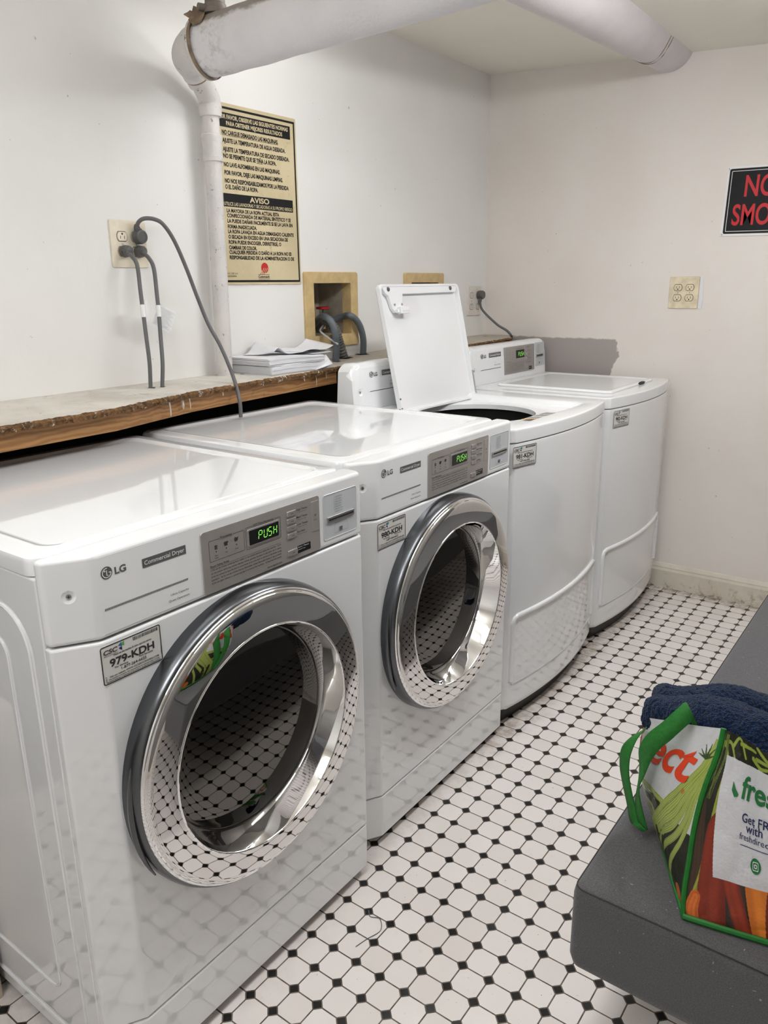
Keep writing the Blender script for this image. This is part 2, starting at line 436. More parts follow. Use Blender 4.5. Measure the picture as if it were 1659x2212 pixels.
_tc = {}
def glyphs(s, bold):
    key = (s, bold)
    if key not in _tc:
        c = bpy.data.curves.new('t', 'FONT'); c.body = s; c.resolution_u = 3 if len(s) > 7 else 6; c.offset = bold; c.fill_mode = 'FRONT'
        o = bpy.data.objects.new('t', c); COL.objects.link(o)
        bpy.context.view_layer.update()
        me = o.to_mesh()
        vs_ = [(v.co.x, v.co.y) for v in me.vertices]; fs = [tuple(p.vertices) for p in me.polygons]
        o.to_mesh_clear(); bpy.data.objects.remove(o); bpy.data.curves.remove(c)
        _tc[key] = (vs_, fs)
    return _tc[key]
CAP = 0.727   # cap height of the built-in face at size 1
def text(bm, fr, s, a, b, h, w=None, align='L', off=0.0005, bold=0.0, mi=0, shear=0.0, warp=None):
    """lettering: left end (or centre) at a, baseline b, cap height h, optional total width w"""
    vs_, fs = glyphs(s, bold)
    if not vs_: return
    x0 = min(v[0] for v in vs_); x1 = max(v[0] for v in vs_)
    k = h / CAP; kx = k if w is None else w / (x1 - x0)
    sh = -(x0 + x1) / 2 if align == 'C' else (-x0 if align == 'L' else -x1)
    V = []
    for x, y in vs_:
        aa, bb = a + (x + sh) * kx + shear * y * k, b + y * k
        V.append(bm.verts.new(warp(aa, bb) if warp else fr.p(aa, bb, off)))
    for f in fs:
        try: bm.faces.new([V[i] for i in f]).material_index = mi
        except ValueError: pass

def stroke(bm, fr, pts, w, off=0.0005, mi=0):
    """thin printed line along 2-D points"""
    P = [Vector(p) for p in pts]
    L, R = [], []
    for i, p in enumerate(P):
        d = (P[min(i + 1, len(P) - 1)] - P[max(i - 1, 0)]).normalized(); n = Vector((-d.y, d.x)) * w / 2
        L.append(bm.verts.new(fr.p(*(p + n), off))); R.append(bm.verts.new(fr.p(*(p - n), off)))
    for i in range(len(P) - 1):
        bm.faces.new((L[i], L[i + 1], R[i + 1], R[i])).material_index = mi

def cut(o, cutter_bm):
    """cut a shape out of a mesh for good"""
    bmesh.ops.recalc_face_normals(cutter_bm, faces=cutter_bm.faces[:])
    me = bpy.data.meshes.new('c'); cutter_bm.to_mesh(me); cutter_bm.free()
    c = bpy.data.objects.new('c', me); COL.objects.link(c)
    par, o.parent = o.parent, None
    md = o.modifiers.new('b', 'BOOLEAN'); md.object = c; md.operation = 'DIFFERENCE'; md.solver = 'EXACT'
    bpy.context.view_layer.update()
    ev = o.evaluated_get(bpy.context.evaluated_depsgraph_get())
    nm = bpy.data.meshes.new_from_object(ev)
    o.modifiers.clear(); o.data = nm
    bpy.data.objects.remove(c); o.parent = par
    sharp(nm, 30)
    for p_ in nm.polygons: p_.use_smooth = p_.area < 0.0016
    wn = o.modifiers.new('wn', 'WEIGHTED_NORMAL'); wn.keep_sharp = True; wn.weight = 90
    return o

# ================================================================== the room
XL, YB, XR, YN = -0.98, 2.205, 1.50, -2.9
ZC = 2.25
b = B(); box(b, XL - 0.22, XR + 0.1, YN - 0.1, YB + 0.1, -0.06, 0); struct('floor', b, 'floor', smooth=False)
b = B()   # ceiling, sagging slightly to the right
cz = lambda x: ZC - 0.058 * (x - XL)
loft(b, [[(XL - 0.2, y, cz(XL - 0.2)), (XR + 0.1, y, cz(XR + 0.1)), (XR + 0.1, y, 2.45), (XL - 0.2, y, 2.45)] for y in (YN - 0.1, YB + 0.1)])
struct('ceiling', b, 'ceiling', smooth=False)
HOLES = [(0.932, 1.152), (1.550, 1.770)]; HZ = (1.164, 1.361)
b = B()
ys = [YN - 0.1] + [v for h in HOLES for v in h] + [YB + 0.1]
box(b, XL - 0.2, XL, YN - 0.1, YB + 0.1, -0.05, HZ[0]); box(b, XL - 0.2, XL, YN - 0.1, YB + 0.1, HZ[1], 2.4)
for i in range(0, len(ys), 2): box(b, XL - 0.2, XL, ys[i], ys[i + 1], HZ[0], HZ[1])
struct('wall_left', b, 'wall_l', smooth=False)
b = B(); box(b, XL - 0.2, XR + 0.1, YB, YB + 0.1, -0.05, 2.4); struct('wall_back', b, 'wall_b', smooth=False)
b = B(); box(b, XR, XR + 0.1, YN - 0.1, YB + 0.1, -0.05, 2.4); struct('wall_right', b, 'wall_r', smooth=False)
b = B(); box(b, XL - 0.2, XR + 0.1, YN - 0.1, YN, -0.05, 2.4); struct('wall_near', b, 'wall_o', smooth=False)
def baseboard(name, f0, f1, axis):
    b = B()
    prof = [(0, 0), (0.016, 0), (0.016, 0.082), (0.012, 0.092), (0.012, 0.098), (0.004, 0.112), (0, 0.114)]
    if axis == 'x': lp = [[(t, YB - d, z) for d, z in prof] for t in (f0, f1)]
    else: lp = [[(XR - d, t, z) for d, z in prof] for t in (f0, f1)]
    loft(b, lp); struct(name, b, 'trim', smooth=False)
baseboard('baseboard_back', -0.1, XR, 'x'); baseboard('baseboard_right', YN, YB - 0.02, 'y')

# ceiling fixtures and one added fill light
def fixture(x, y, ln, e, label):
    t = thing('ceiling_light', label, 'ceiling light', (x, y, cz(x)), 'ceiling lights')
    b = B(); loft(b, [[(-0.05, yy, -0.040), (0.05, yy, -0.040), (0.075, yy, -0.060), (-0.075, yy, -0.060)] for yy in (-ln / 2 - 0.015, ln / 2 + 0.015)])
    obj('housing', b, 'fixture', t, smooth=False)
    for yy in (-ln / 3, ln / 3):
        b = B(); tube(b, [(0, yy, 0.01), (0, yy, -0.045)], 0.008, 10); obj('hanger', b, 'fixture', t)
    dm = NT('lit_diffuser'); dm.set(Base_Color=(0.8, 0.8, 0.8, 1), Emission_Color=LIGHT_COL, Emission_Strength=e)
    b = B(); loft(b, [[(-0.075, yy, -0.0605), (0.075, yy, -0.0605), (0.078, yy, -0.095), (0.045, yy, -0.112), (-0.045, yy, -0.112), (-0.078, yy, -0.095)] for yy in (-ln / 2, ln / 2)])
    obj('diffuser', b, dm.m, t)
fixture(*LIGHTS[0], 'lit ceiling light above the floor between the washers and the bench')
fixture(*LIGHTS[1], 'lit ceiling light above the near end of the bench')
fixture(*LIGHTS[3], 'short added fill light, out of view, tucked between the left wall and the wrapped pipe')  # unseen lamp added to brighten the wall and machine tops
fixture(*LIGHTS[2], 'lit ceiling light at the near end of the room, farthest from the washers')

# ================================================================== dryers
def seg7(bm, fr, a, b, h, s, mi=0):
    """seven-segment lettering"""
    w = h * 0.52; t = h * 0.085; g = h * 0.03
    SEG = {'P': 'abefg', 'U': 'bcdef', 'S': 'acdfg', 'H': 'bcefg'}
    sl = 0.10
    P = lambda x, y: (a + x + sl * y, b + y)
    def hbar(y): poly(bm, fr, [P(g + t, y - t / 2), P(w - g - t, y - t / 2), P(w - g, y), P(w - g - t, y + t / 2), P(g + t, y + t / 2), P(g, y)], 0.0006, mi)
    def vbar(x, y0, y1): poly(bm, fr, [P(x - t / 2, y0 + t), P(x, y0 + g), P(x + t / 2, y0 + t), P(x + t / 2, y1 - t), P(x, y1 - g), P(x - t / 2, y1 - t)], 0.0006, mi)
    for ch in s:
        k = SEG.get(ch, '')
        if 'a' in k: hbar(h)
        if 'g' in k: hbar(h / 2)
        if 'd' in k: hbar(0)
        if 'f' in k: vbar(0, h / 2, h)
        if 'e' in k: vbar(0, 0, h / 2)
        if 'b' in k: vbar(w, h / 2, h)
        if 'c' in k: vbar(w, 0, h / 2)
        a += w + h * 0.34

def emblem(bm, fr, a, b, r):
    """round face emblem: dark disc with a pale arc, nose and eye (material 0 dark, 1 pale)"""
    poly(bm, fr, circ(a, b, r, 40), 0.0005, 0)
    arc = [(a + 0.74 * r * math.cos(t), b + 0.74 * r * math.sin(t)) for t in [math.radians(80 + 280 * k / 36) for k in range(37)]]
    stroke(bm, fr, arc + [(a + 0.36 * r, b - 0.0 * r)], 0.15 * r, 0.0009, 1)
    stroke(bm, fr, [(a, b + 0.42 * r), (a, b - 0.42 * r), (a + 0.26 * r, b - 0.42 * r)], 0.15 * r, 0.0009, 1)
    poly(bm, fr, circ(a - 0.34 * r, b + 0.34 * r, 0.14 * r, 16), 0.0009, 1)

def sticker(root, fr, num):
    """machine id sticker, 108 x 62 mm, frame origin at its centre"""
    W, H = 0.108, 0.062
    b = B(); slab(b, fr, rrect(-W / 2, W / 2, -H / 2, H / 2, 0.004), 0.0001, 0.0006); o = obj('id_sticker', b, 'sticker', root, smooth=False)
    b = B(); q = lambda u, v: ((u - 0.5) * W, (v - 0.5) * H)
    frame_rect(b, fr, -W / 2 + 0.0003, W / 2 - 0.0003, -H / 2 + 0.0003, H / 2 - 0.0003, 0.0017, 0.004, 0.0009)
    def T(s, u, v, h, u1, bold=0.02, mi=0, shear=0):
        text(b, fr, s, (u - .5) * W, (v - .5) * H, h * H, (u1 - u) * W, off=0.0010, bold=bold, mi=mi, shear=shear)
    T('CSC', 0.045, 0.775, 0.115, 0.265, 0.035, 1, 0.15)
    T('SERVICEWORKS', 0.05, 0.715, 0.038, 0.275, 0.0, 1)
    for pts, mi in (([(0.285, 0.885), (0.345, 0.955), (0.345, 0.835)], 2), ([(0.29, 0.815), (0.345, 0.835), (0.345, 0.73)], 3), ([(0.352, 0.93), (0.385, 0.955), (0.385, 0.84), (0.345, 0.86)], 4)):
        poly(b, fr, [q(*p) for p in pts], 0.001, mi)
    rnd = random.Random(5); x = 0.53
    while x < 0.95:
        wdt = rnd.choice((0.004, 0.006, 0.010)); x1 = min(x + wdt, 0.955)
        rect(b, fr, (x - .5) * W, (x1 - .5) * W, 0.355 * H, 0.44 * H, 0.001); x = x1 + rnd.choice((0.004, 0.006, 0.009))
    T('Please use this machine ID when reporting service', 0.20, 0.675, 0.05, 0.83)
    T(num, 0.13, 0.425, 0.195, 0.87, 0.03)
    T('For Service:', 0.20, 0.345, 0.05, 0.42); T('Para Servicio:', 0.60, 0.355, 0.05, 0.84)
    T('1-877-264-6622', 0.30, 0.245, 0.075, 0.72)
    T('Visit our website WWW.CSCSERVICEWORKS.COM', 0.10, 0.155, 0.05, 0.93)
    T('This machine is owned by CSC ServiceWorks and operated under a written', 0.085, 0.10, 0.032, 0.94, 0.03)
    T('agreement executed or authorized by the owner or management of these premises', 0.05, 0.05, 0.032, 0.955, 0.03)
    fv = Fr(fr.p(-0.46 * W, -0.42 * H), fr.u, -fr.r); text(b, fv, '1017', 0, -0.0025, 0.0025, 0.009, off=0.001, bold=0.02)
    fv = Fr(fr.p(0.475 * W, -0.33 * H), fr.u, -fr.r); text(b, fv, num, 0, -0.002, 0.002, 0.016, off=0.001, bold=0.02)
    obj('lettering', b, ['ink', 'brown_ink', 'blue', 'navy', 'green_ink'], o, smooth=False)

HY = 0.343
PLAN = [(-0.052, -HY), (-0.036, -HY), (0.0, -0.283), (0.0, HY - 0.010), (-0.012, HY), (-0.052, HY)]
def prism(bm, pts, z0, z1): loft(bm, [[(x, y, z0) for x, y in pts], [(x, y, z1) for x, y in pts]])

DZ = 0.5635
def dryer(loc, label, num):
    t = thing('clothes_dryer', label, 'dryer', loc, 'front-loading dryers')
    # sheet-metal cabinet with pressed side grooves
    b = B(); box(b, -0.745, -0.054, -HY + 0.002, HY - 0.002, 0.024, 0.953)
    obj('cabinet', b, 'white', t, bevel=0.004)
    for s in (-1, 1):
        b = B()
        f = Fr((-0.40, s * HY - s * 0.002, 0.48), (1, 0, 0), (0, 0, 1))
        if s > 0: f.n = -f.n
        path = [f.p(a, c, 0.0008) for a, c in rrect(-0.31, 0.305, -0.42, 0.41, 0.07, 8)]
        tube(b, path + path[:2], 0.003, 6, False)
        path = [f.p(a, c, 0.0008) for a, c in rrect(-0.27, 0.235, -0.335, 0.35, 0.03, 8)]
        tube(b, path + path[:2], 0.0022, 6, False)
        obj('side_panel_rib', b, 'white', t)
    # top with bead and shallow tray
    b = B()
    R = lambda e, z, r=0.02: [(x, y, z) for x, y in rrect(-0.745 + e, -0.055 - e * 0.6, -HY + e, HY - e, r + 0.002)]
    loft(b, [R(0, 0.955), R(0, 0.974), R(0.003, 0.980), R(0.010, 0.983), R(0.030, 0.983), R(0.034, 0.9848, 0.03), R(0.040, 0.9848, 0.03), R(0.046, 0.981, 0.03), R(0.056, 0.9795, 0.03)])
    obj('top_panel', b, 'white', t)
    # lower front, service panel
    b = B(); prism(b, PLAN, 0.1402, 0.8482)
    o = obj('front_panel', b, 'white', None, bevel=0.004, seg=3, angle=20)
    c = B(); lathe(c, [(-0.2, 0.262), (0.1, 0.262)], (0, 0, DZ), 'x', 96, True, True); cut(o, c); o.parent = t
    o.data.materials[0] = M['white']
    b = B(); prism(b, PLAN, 0.024, 0.1378); obj('base_panel', b, 'white', t, bevel=0.004, seg=3, angle=20)
    for sx in (-0.68, -0.12):
        for sy in (-0.28, 0.28):
            b = B(); lathe(b, [(0, 0.02), (0.006, 0.022), (0.012, 0.012), (0.026, 0.012)], (sx, sy, 0), 'z', 16, True, True); obj('leveling_foot', b, 'black_plastic', t)
    # control panel: plain moulding
    b = B(); prism(b, PLAN, 0.8510, 0.9825); cp = obj('control_panel', b, 'white_plastic', t, bevel=0.007, seg=4, angle=20)
    cn = Vector((0.857, -0.514, 0)); c = B(); bmesh.ops.create_uvsphere(c, u_segments=40, v_segments=24, radius=0.020, matrix=Matrix.Translation(Vector((-0.018, -0.3143, 0.9255)) + cn * 0.0165)); cut(cp, c)
    b = B(); fr = FX
    emblem(b, fr, -0.262, 0.9505, 0.0095)
    text(b, fr, 'LG', -0.2485, 0.9445, 0.0108, 0.0195, bold=0.03)
    rect(b, fr, -0.2005, -0.1175, 0.9385, 0.953, 0.0005)
    text(b, fr, 'Commercial Dryer', -0.197, 0.9427, 0.0070, 0.076, off=0.0009, bold=0.01, mi=1)
    x = -0.272
    while x < -0.118:
        poly(b, fr, ((x, 0.8935), (x + 0.0008, 0.8935), (x + 0.0016, 0.897), (x + 0.0008, 0.897)), 0.0005, 2); x += 0.0014
    text(b, fr, 'Ultra Capacity', -0.118, 0.8775, 0.0035, 0.036, 'R', mi=2)
    text(b, fr, 'Quiet Operation', -0.118, 0.8680, 0.0035, 0.041, 'R', mi=2)
    obj('lettering', b, ['ink_grey', 'ink_white', 'ink'], cp, smooth=False)
    for s in (-1,):
        b = B(); f = Fr((-0.018, s * 0.3143, 0.9255), Vector((0.514 if s < 0 else -0.514, 0.857, 0)), (0, 0, 1))
        lathe_f = lambda prof, n=24: loft(b, [[f.p(r * math.cos(k * 2 * math.pi / n), r * math.sin(k * 2 * math.pi / n), h) for k in range(n)] for h, r in prof], False, True)
        b = B(); lathe_f([(-0.0038, 0.0042), (-0.0016, 0.0038), (-0.0010, 0.002)])
        obj('screw', b, 'steel', cp)
        b = B(); rect(b, f, -0.0024, 0.0024, -0.0005, 0.0005, -0.0008); rect(b, f, -0.0005, 0.0005, -0.0024, 0.0024, -0.0008); obj('screw_slot', b, 'ink', cp, smooth=False)
    # grey display panel
    b = B(); rslab(b, fr, -0.0875, 0.204, 0.8545, 0.9635, 0.006, 0, 0.0022, 0.0012); dp = obj('display_panel', b, 'panel_grey', t)
    f2 = Fr((0.0022, 0, 0))
    b = B(); rslab(b, f2, 0.0145, 0.0925, 0.9115, 0.943, 0.003, 0, 0.0014, 0.0008); obj('screen_bezel', b, 'button', dp)
    b = B(); rslab(b, f2, 0.017, 0.090, 0.914, 0.9405, 0.002, 0.0005, 0.0018, 0.0004); obj('screen', b, 'screen', dp)
    b = B(); f3 = Fr((0.0040, 0, 0)); seg7(b, f3, 0.0385, 0.920, 0.0150, 'PU'); seg7(b, f3, 0.0625, 0.920, 0.0150, 'SH'); obj('screen_digits', b, 'green_led', dp, smooth=False)
    for zz in (0.9460, 0.9318, 0.9178, 0.9038):
        b = B(); rslab(b, f2, 0.113, 0.1365, zz - 0.005, zz + 0.005, 0.0015, 0, 0.0026, 0.0012); obj('button', b, 'button', dp)
    b = B(); rslab(b, f2, 0.112, 0.137, 0.8650, 0.8765, 0.0015, 0, 0.0026, 0.0012); obj('start_button', b, 'button', dp)
    b = B(); rslab(b, f2, 0.179, 0.2005, 0.8955, 0.9545, 0.002, 0, 0.0008, 0.0006); obj('wireless_badge', b, 'panel_grey', dp)
    b = B(); f = f2
    frame_rect(b, f, -0.0725, 0.0065, 0.909, 0.9455, 0.0006, 0.002)
    rect(b, f, -0.049, -0.019, 0.944, 0.947, 0.0005, 2)
    frame_rect(b, f, 0.0105, 0.0965, 0.9075, 0.9475, 0.0006, 0.002)
    rect(b, f, 0.027, 0.081, 0.946, 0.949, 0.0005, 2)
    text(b, f, 'Processing', -0.047, 0.9445, 0.0036, 0.026, bold=0.01, off=0.0007)
    text(b, f, 'EST Time Remaining', 0.0295, 0.9462, 0.0036, 0.049, bold=0.01, off=0.0007)
    for a, s1, s2 in ((-0.0575, 'Flow', 'Sense'), (-0.035, 'Dry', ''), (-0.012, 'Cool', '')):
        poly(b, f, circ(a, 0.9245, 0.0012, 14)); text(b, f, s1, a, 0.9165, 0.0026, None, 'C'); text(b, f, s2, a, 0.9125, 0.0026, None, 'C')
    for k in range(4): rect(b, f, -0.0605, -0.0545, 0.9285 + k * 0.0019, 0.9297 + k * 0.0019)
    poly(b, f, [(-0.039, 0.929), (-0.032, 0.929), (-0.032, 0.933), (-0.030, 0.9335), (-0.031, 0.9365), (-0.034, 0.936), (-0.037, 0.9365), (-0.0405, 0.935), (-0.039, 0.932)])
    poly(b, f, [(-0.015, 0.9305), (-0.009, 0.931), (-0.007, 0.938), (-0.011, 0.9365), (-0.0145, 0.9385), (-0.016, 0.935)])
    poly(b, f, circ(-0.0235, 0.934, 0.0006, 8))
    for zz, s1, s2 in ((0.9460, 'High Temp.', '*1 Towel, Thick Mix'), (0.9318, 'Med Temp.', '*1 Normal, Cotton'), (0.9178, 'Low Temp.', '*1 Wear, Thin Mix'), (0.9038, 'No Heat', '*For Dry Delicate')):
        text(b, f, s1, 0.1385, zz + 0.0008, 0.0036, 0.031 if s1 != 'No Heat' else 0.022, bold=0.01); text(b, f, s2, 0.140, zz - 0.0035, 0.0017, 0.026)
        rect(b, f, 0.1215, 0.1285, zz - 0.0004, zz + 0.0004, 0.0030)
    rect(b, f, 0.1215, 0.1285, 0.8703, 0.8711, 0.0030)
    poly(b, f, rrect(0.1375, 0.1745, 0.8645, 0.879, 0.001), 0.0004, 1)
    text(b, f, 'Start / Pause', 0.139, 0.8748, 0.0029, 0.030, off=0.0008, mi=3); text(b, f, 'Hold 3 sec', 0.139, 0.8705, 0.0018, 0.02, off=0.0008, mi=3)
    text(b, f, 'Wi-Fi', 0.1898, 0.917, 0.0028, None, 'C', off=0.0013)
    for k in range(3):
        rr = 0.0014 + 0.0014 * k
        stroke(b, f, [(0.1898 + rr * math.cos(math.radians(g)), 0.9245 + rr * math.sin(math.radians(g))) for g in range(45, 136, 15)], 0.0007, 0.0013)
    rect(b, f, -0.0725, 0.095, 0.9025, 0.9029) if False else None
    text(b, f, 'Dryer Safety Rules', -0.0725, 0.8995, 0.0035, 0.041, bold=0.01)
    rect(b, f, -0.0725, 0.0955, 0.8978, 0.8982)
    for k, s in enumerate(('1) Do not dry articles containing foam, rubber, or any similarly textured rubber-like materials.   2) Do',
                           'not dry articles which may contain cleaning solvents, gasoline, kerosene, or any other oils or waxes.',
                           '3) Do not attempt to open the door or place hands on or in the dryer to remove or add clothes during',
                           'operation.   4) Do not dry articles that are flammable, contain flammable fumes or dye products.',
                           '5) Do not allow children to operate and play in or around the machines.   6) Read the instructions.')):
        text(b, f, s, -0.0720, 0.8935 - k * 0.0058, 0.0029, 0.167, bold=0.006)
    text(b, f, 'www.lgecb.com', 0.0955, 0.8595, 0.0030, 0.038, 'R', bold=0.01)
    obj('lettering', b, ['ink', 'screen', 'panel_grey', 'ink_white'], dp, smooth=False)
    # card reader
    b = B(); loft(b, [[fr.p(a, c, o) for a, c in rrect(0.2165 + e, 0.3185 - e, 0.8665 + e, 0.9575 - e, 0.005)] for e, o in ((-0.001, 0.0002), (0.0, 0.0012), (0.0015, 0.0004), (0.003, 0.0003))], False, True)
    cr = obj('card_reader', b, 'card', t, smooth=False)
    b = B(); f4 = Fr((0.0012, 0, 0))
    slab(b, f4, rrect(0.226, 0.309, 0.900, 0.912, 0.001), -0.001, 0.0022); obj('slot_frame', b, 'steel', cr, smooth=False, bevel=0.0008, seg=2)
    b = B(); slab(b, f4, rrect(0.2305, 0.305, 0.9045, 0.9078, 0.0005), 0, 0.0028); obj('slot', b, 'seam', cr, smooth=False)
    b = B()
    for k, s in enumerate(('1. Load Machine', '2. Close Door', '3. Select Cycle', '4. Insert Card', '5. Press Start', '6. Wait for Time', '7. Remove Card')):
        text(b, f4, s, 0.2475, 0.9475 - k * 0.0050, 0.0029, None, off=0.0006)
    stroke(b, f4, [(0.250, 0.8955), (0.286, 0.8955), (0.290, 0.8755), (0.246, 0.8755), (0.250, 0.8955)], 0.0005); rect(b, f4, 0.263, 0.272, 0.877, 0.885)
    obj('lettering', b, 'ink_grey', cr, smooth=False)
    # round door
    b = B(); lathe(b, [(-0.004, 0.262), (-0.004, 0.2815), (0.014, 0.2812), (0.024, 0.2795), (0.0305, 0.2765), (0.0338, 0.2735), (0.0345, 0.2715)], (0, 0, DZ)); d = obj('door', b, 'rim', t)
    b = B(); lathe(b, [(0.034, 0.2725), (0.0365, 0.2715), (0.0378, 0.2700), (0.0380, 0.2680)], (0, 0, DZ)); obj('outer_ring', b, 'chrome', d)
    b = B(); lathe(b, [(0.0380, 0.2680), (0.0405, 0.2665), (0.0425, 0.2640), (0.0436, 0.2605)] + [(0.0436 + 0.0036 * (1 - (1 - k / 10) ** 1.4), 0.2605 - 0.0485 * k / 10) for k in range(1, 11)], (0, 0, DZ), n=128); obj('mirror_band', b, 'mirror', d)
    b = B(); lathe(b, [(0.0470, 0.2125), (0.0482, 0.2118), (0.0488, 0.2106), (0.0484, 0.2092), (0.0465, 0.2080), (0.030, 0.2025), (0.010, 0.1960), (-0.003, 0.1915), (-0.010, 0.1905)], (0, 0, DZ), n=128); obj('inner_ring', b, 'chrome', d)
    b = B(); lathe(b, [(-0.010, 0.1910), (-0.006, 0.186), (-0.004, 0.15), (-0.002, 0.09), (-0.001, 0.03), (-0.001, 0.002)], (0, 0, DZ), n=128, cap1=True); obj('door_glass', b, 'glass', d)
    # finger grip on the door's left rim
    b = B(); path = [(0.016 + 0.004 * math.sin(k / 12 * math.pi), -0.2815 * math.cos(math.radians(-28 + k * 4)), DZ - 0.01 + 0.2815 * math.sin(math.radians(-28 + k * 4))) for k in range(13)]
    tube(b, path, lambda i: 0.0045 * math.sin(math.pi * (i + 0.5) / 13) + 0.001, 8); obj('door_grip', b, 'rim', d)
    sticker(t, Fr((0.0, -0.2345, 0.8095), (0, 1, 0), (0, 0, 1)), num)
    return t
dryer((-0.012, -0.3625, 0), 'nearest white front-loading dryer, its sticker reading 979-KDH', '979-KDH')
dryer((-0.042, 0.355, 0), 'second white front-loading dryer, its sticker reading 980-KDH, beside the open washer', '980-KDH')

# ================================================================== washers
WY = 0.350
BOW = 0.042
def bowx(y): return BOW * (1 - (y / WY) ** 2)
def bow_outline(z, e=0.0, back=-0.69):
    pts = [(back + e, -WY + e), ]
    r = 0.016
    cx, cy = -0.004 - r - e * 0.6, -WY + r + e
    pts += [(cx + r * math.cos(math.radians(a)), cy + r * math.sin(math.radians(a))) for a in (-90, -65, -40, -20)]
    ys_ = [-WY + 0.016 + e + (2 * WY - 0.032 - 2 * e) * k / 22 for k in range(23)]
    pts += [(bowx(y) - e - 0.001, y) for y in ys_]
    pts += [(cx + r * math.cos(math.radians(a)), -cy + r * math.sin(math.radians(a))) for a in (20, 40, 65, 90)]
    pts += [(back + e, WY - e)]
    return [(x, y, z) for x, y in pts]

def ray_outline(pts, c, ang):
    """where a ray from c at ang meets a 2-D polygon"""
    d = Vector((math.cos(ang), math.sin(ang))); best = None
    for i in range(len(pts)):
        p = Vector(pts[i][:2]) - c; q = Vector(pts[(i + 1) % len(pts)][:2]) - c; e = q - p
        den = d.x * e.y - d.y * e.x
        if abs(den) < 1e-12: continue
        t = (p.x * e.y - p.y * e.x) / den; s = (p.x * d.y - p.y * d.x) / den
        if t > 0 and -1e-9 <= s <= 1 + 1e-9 and (best is None or t > best): best = t
    return c + d * best

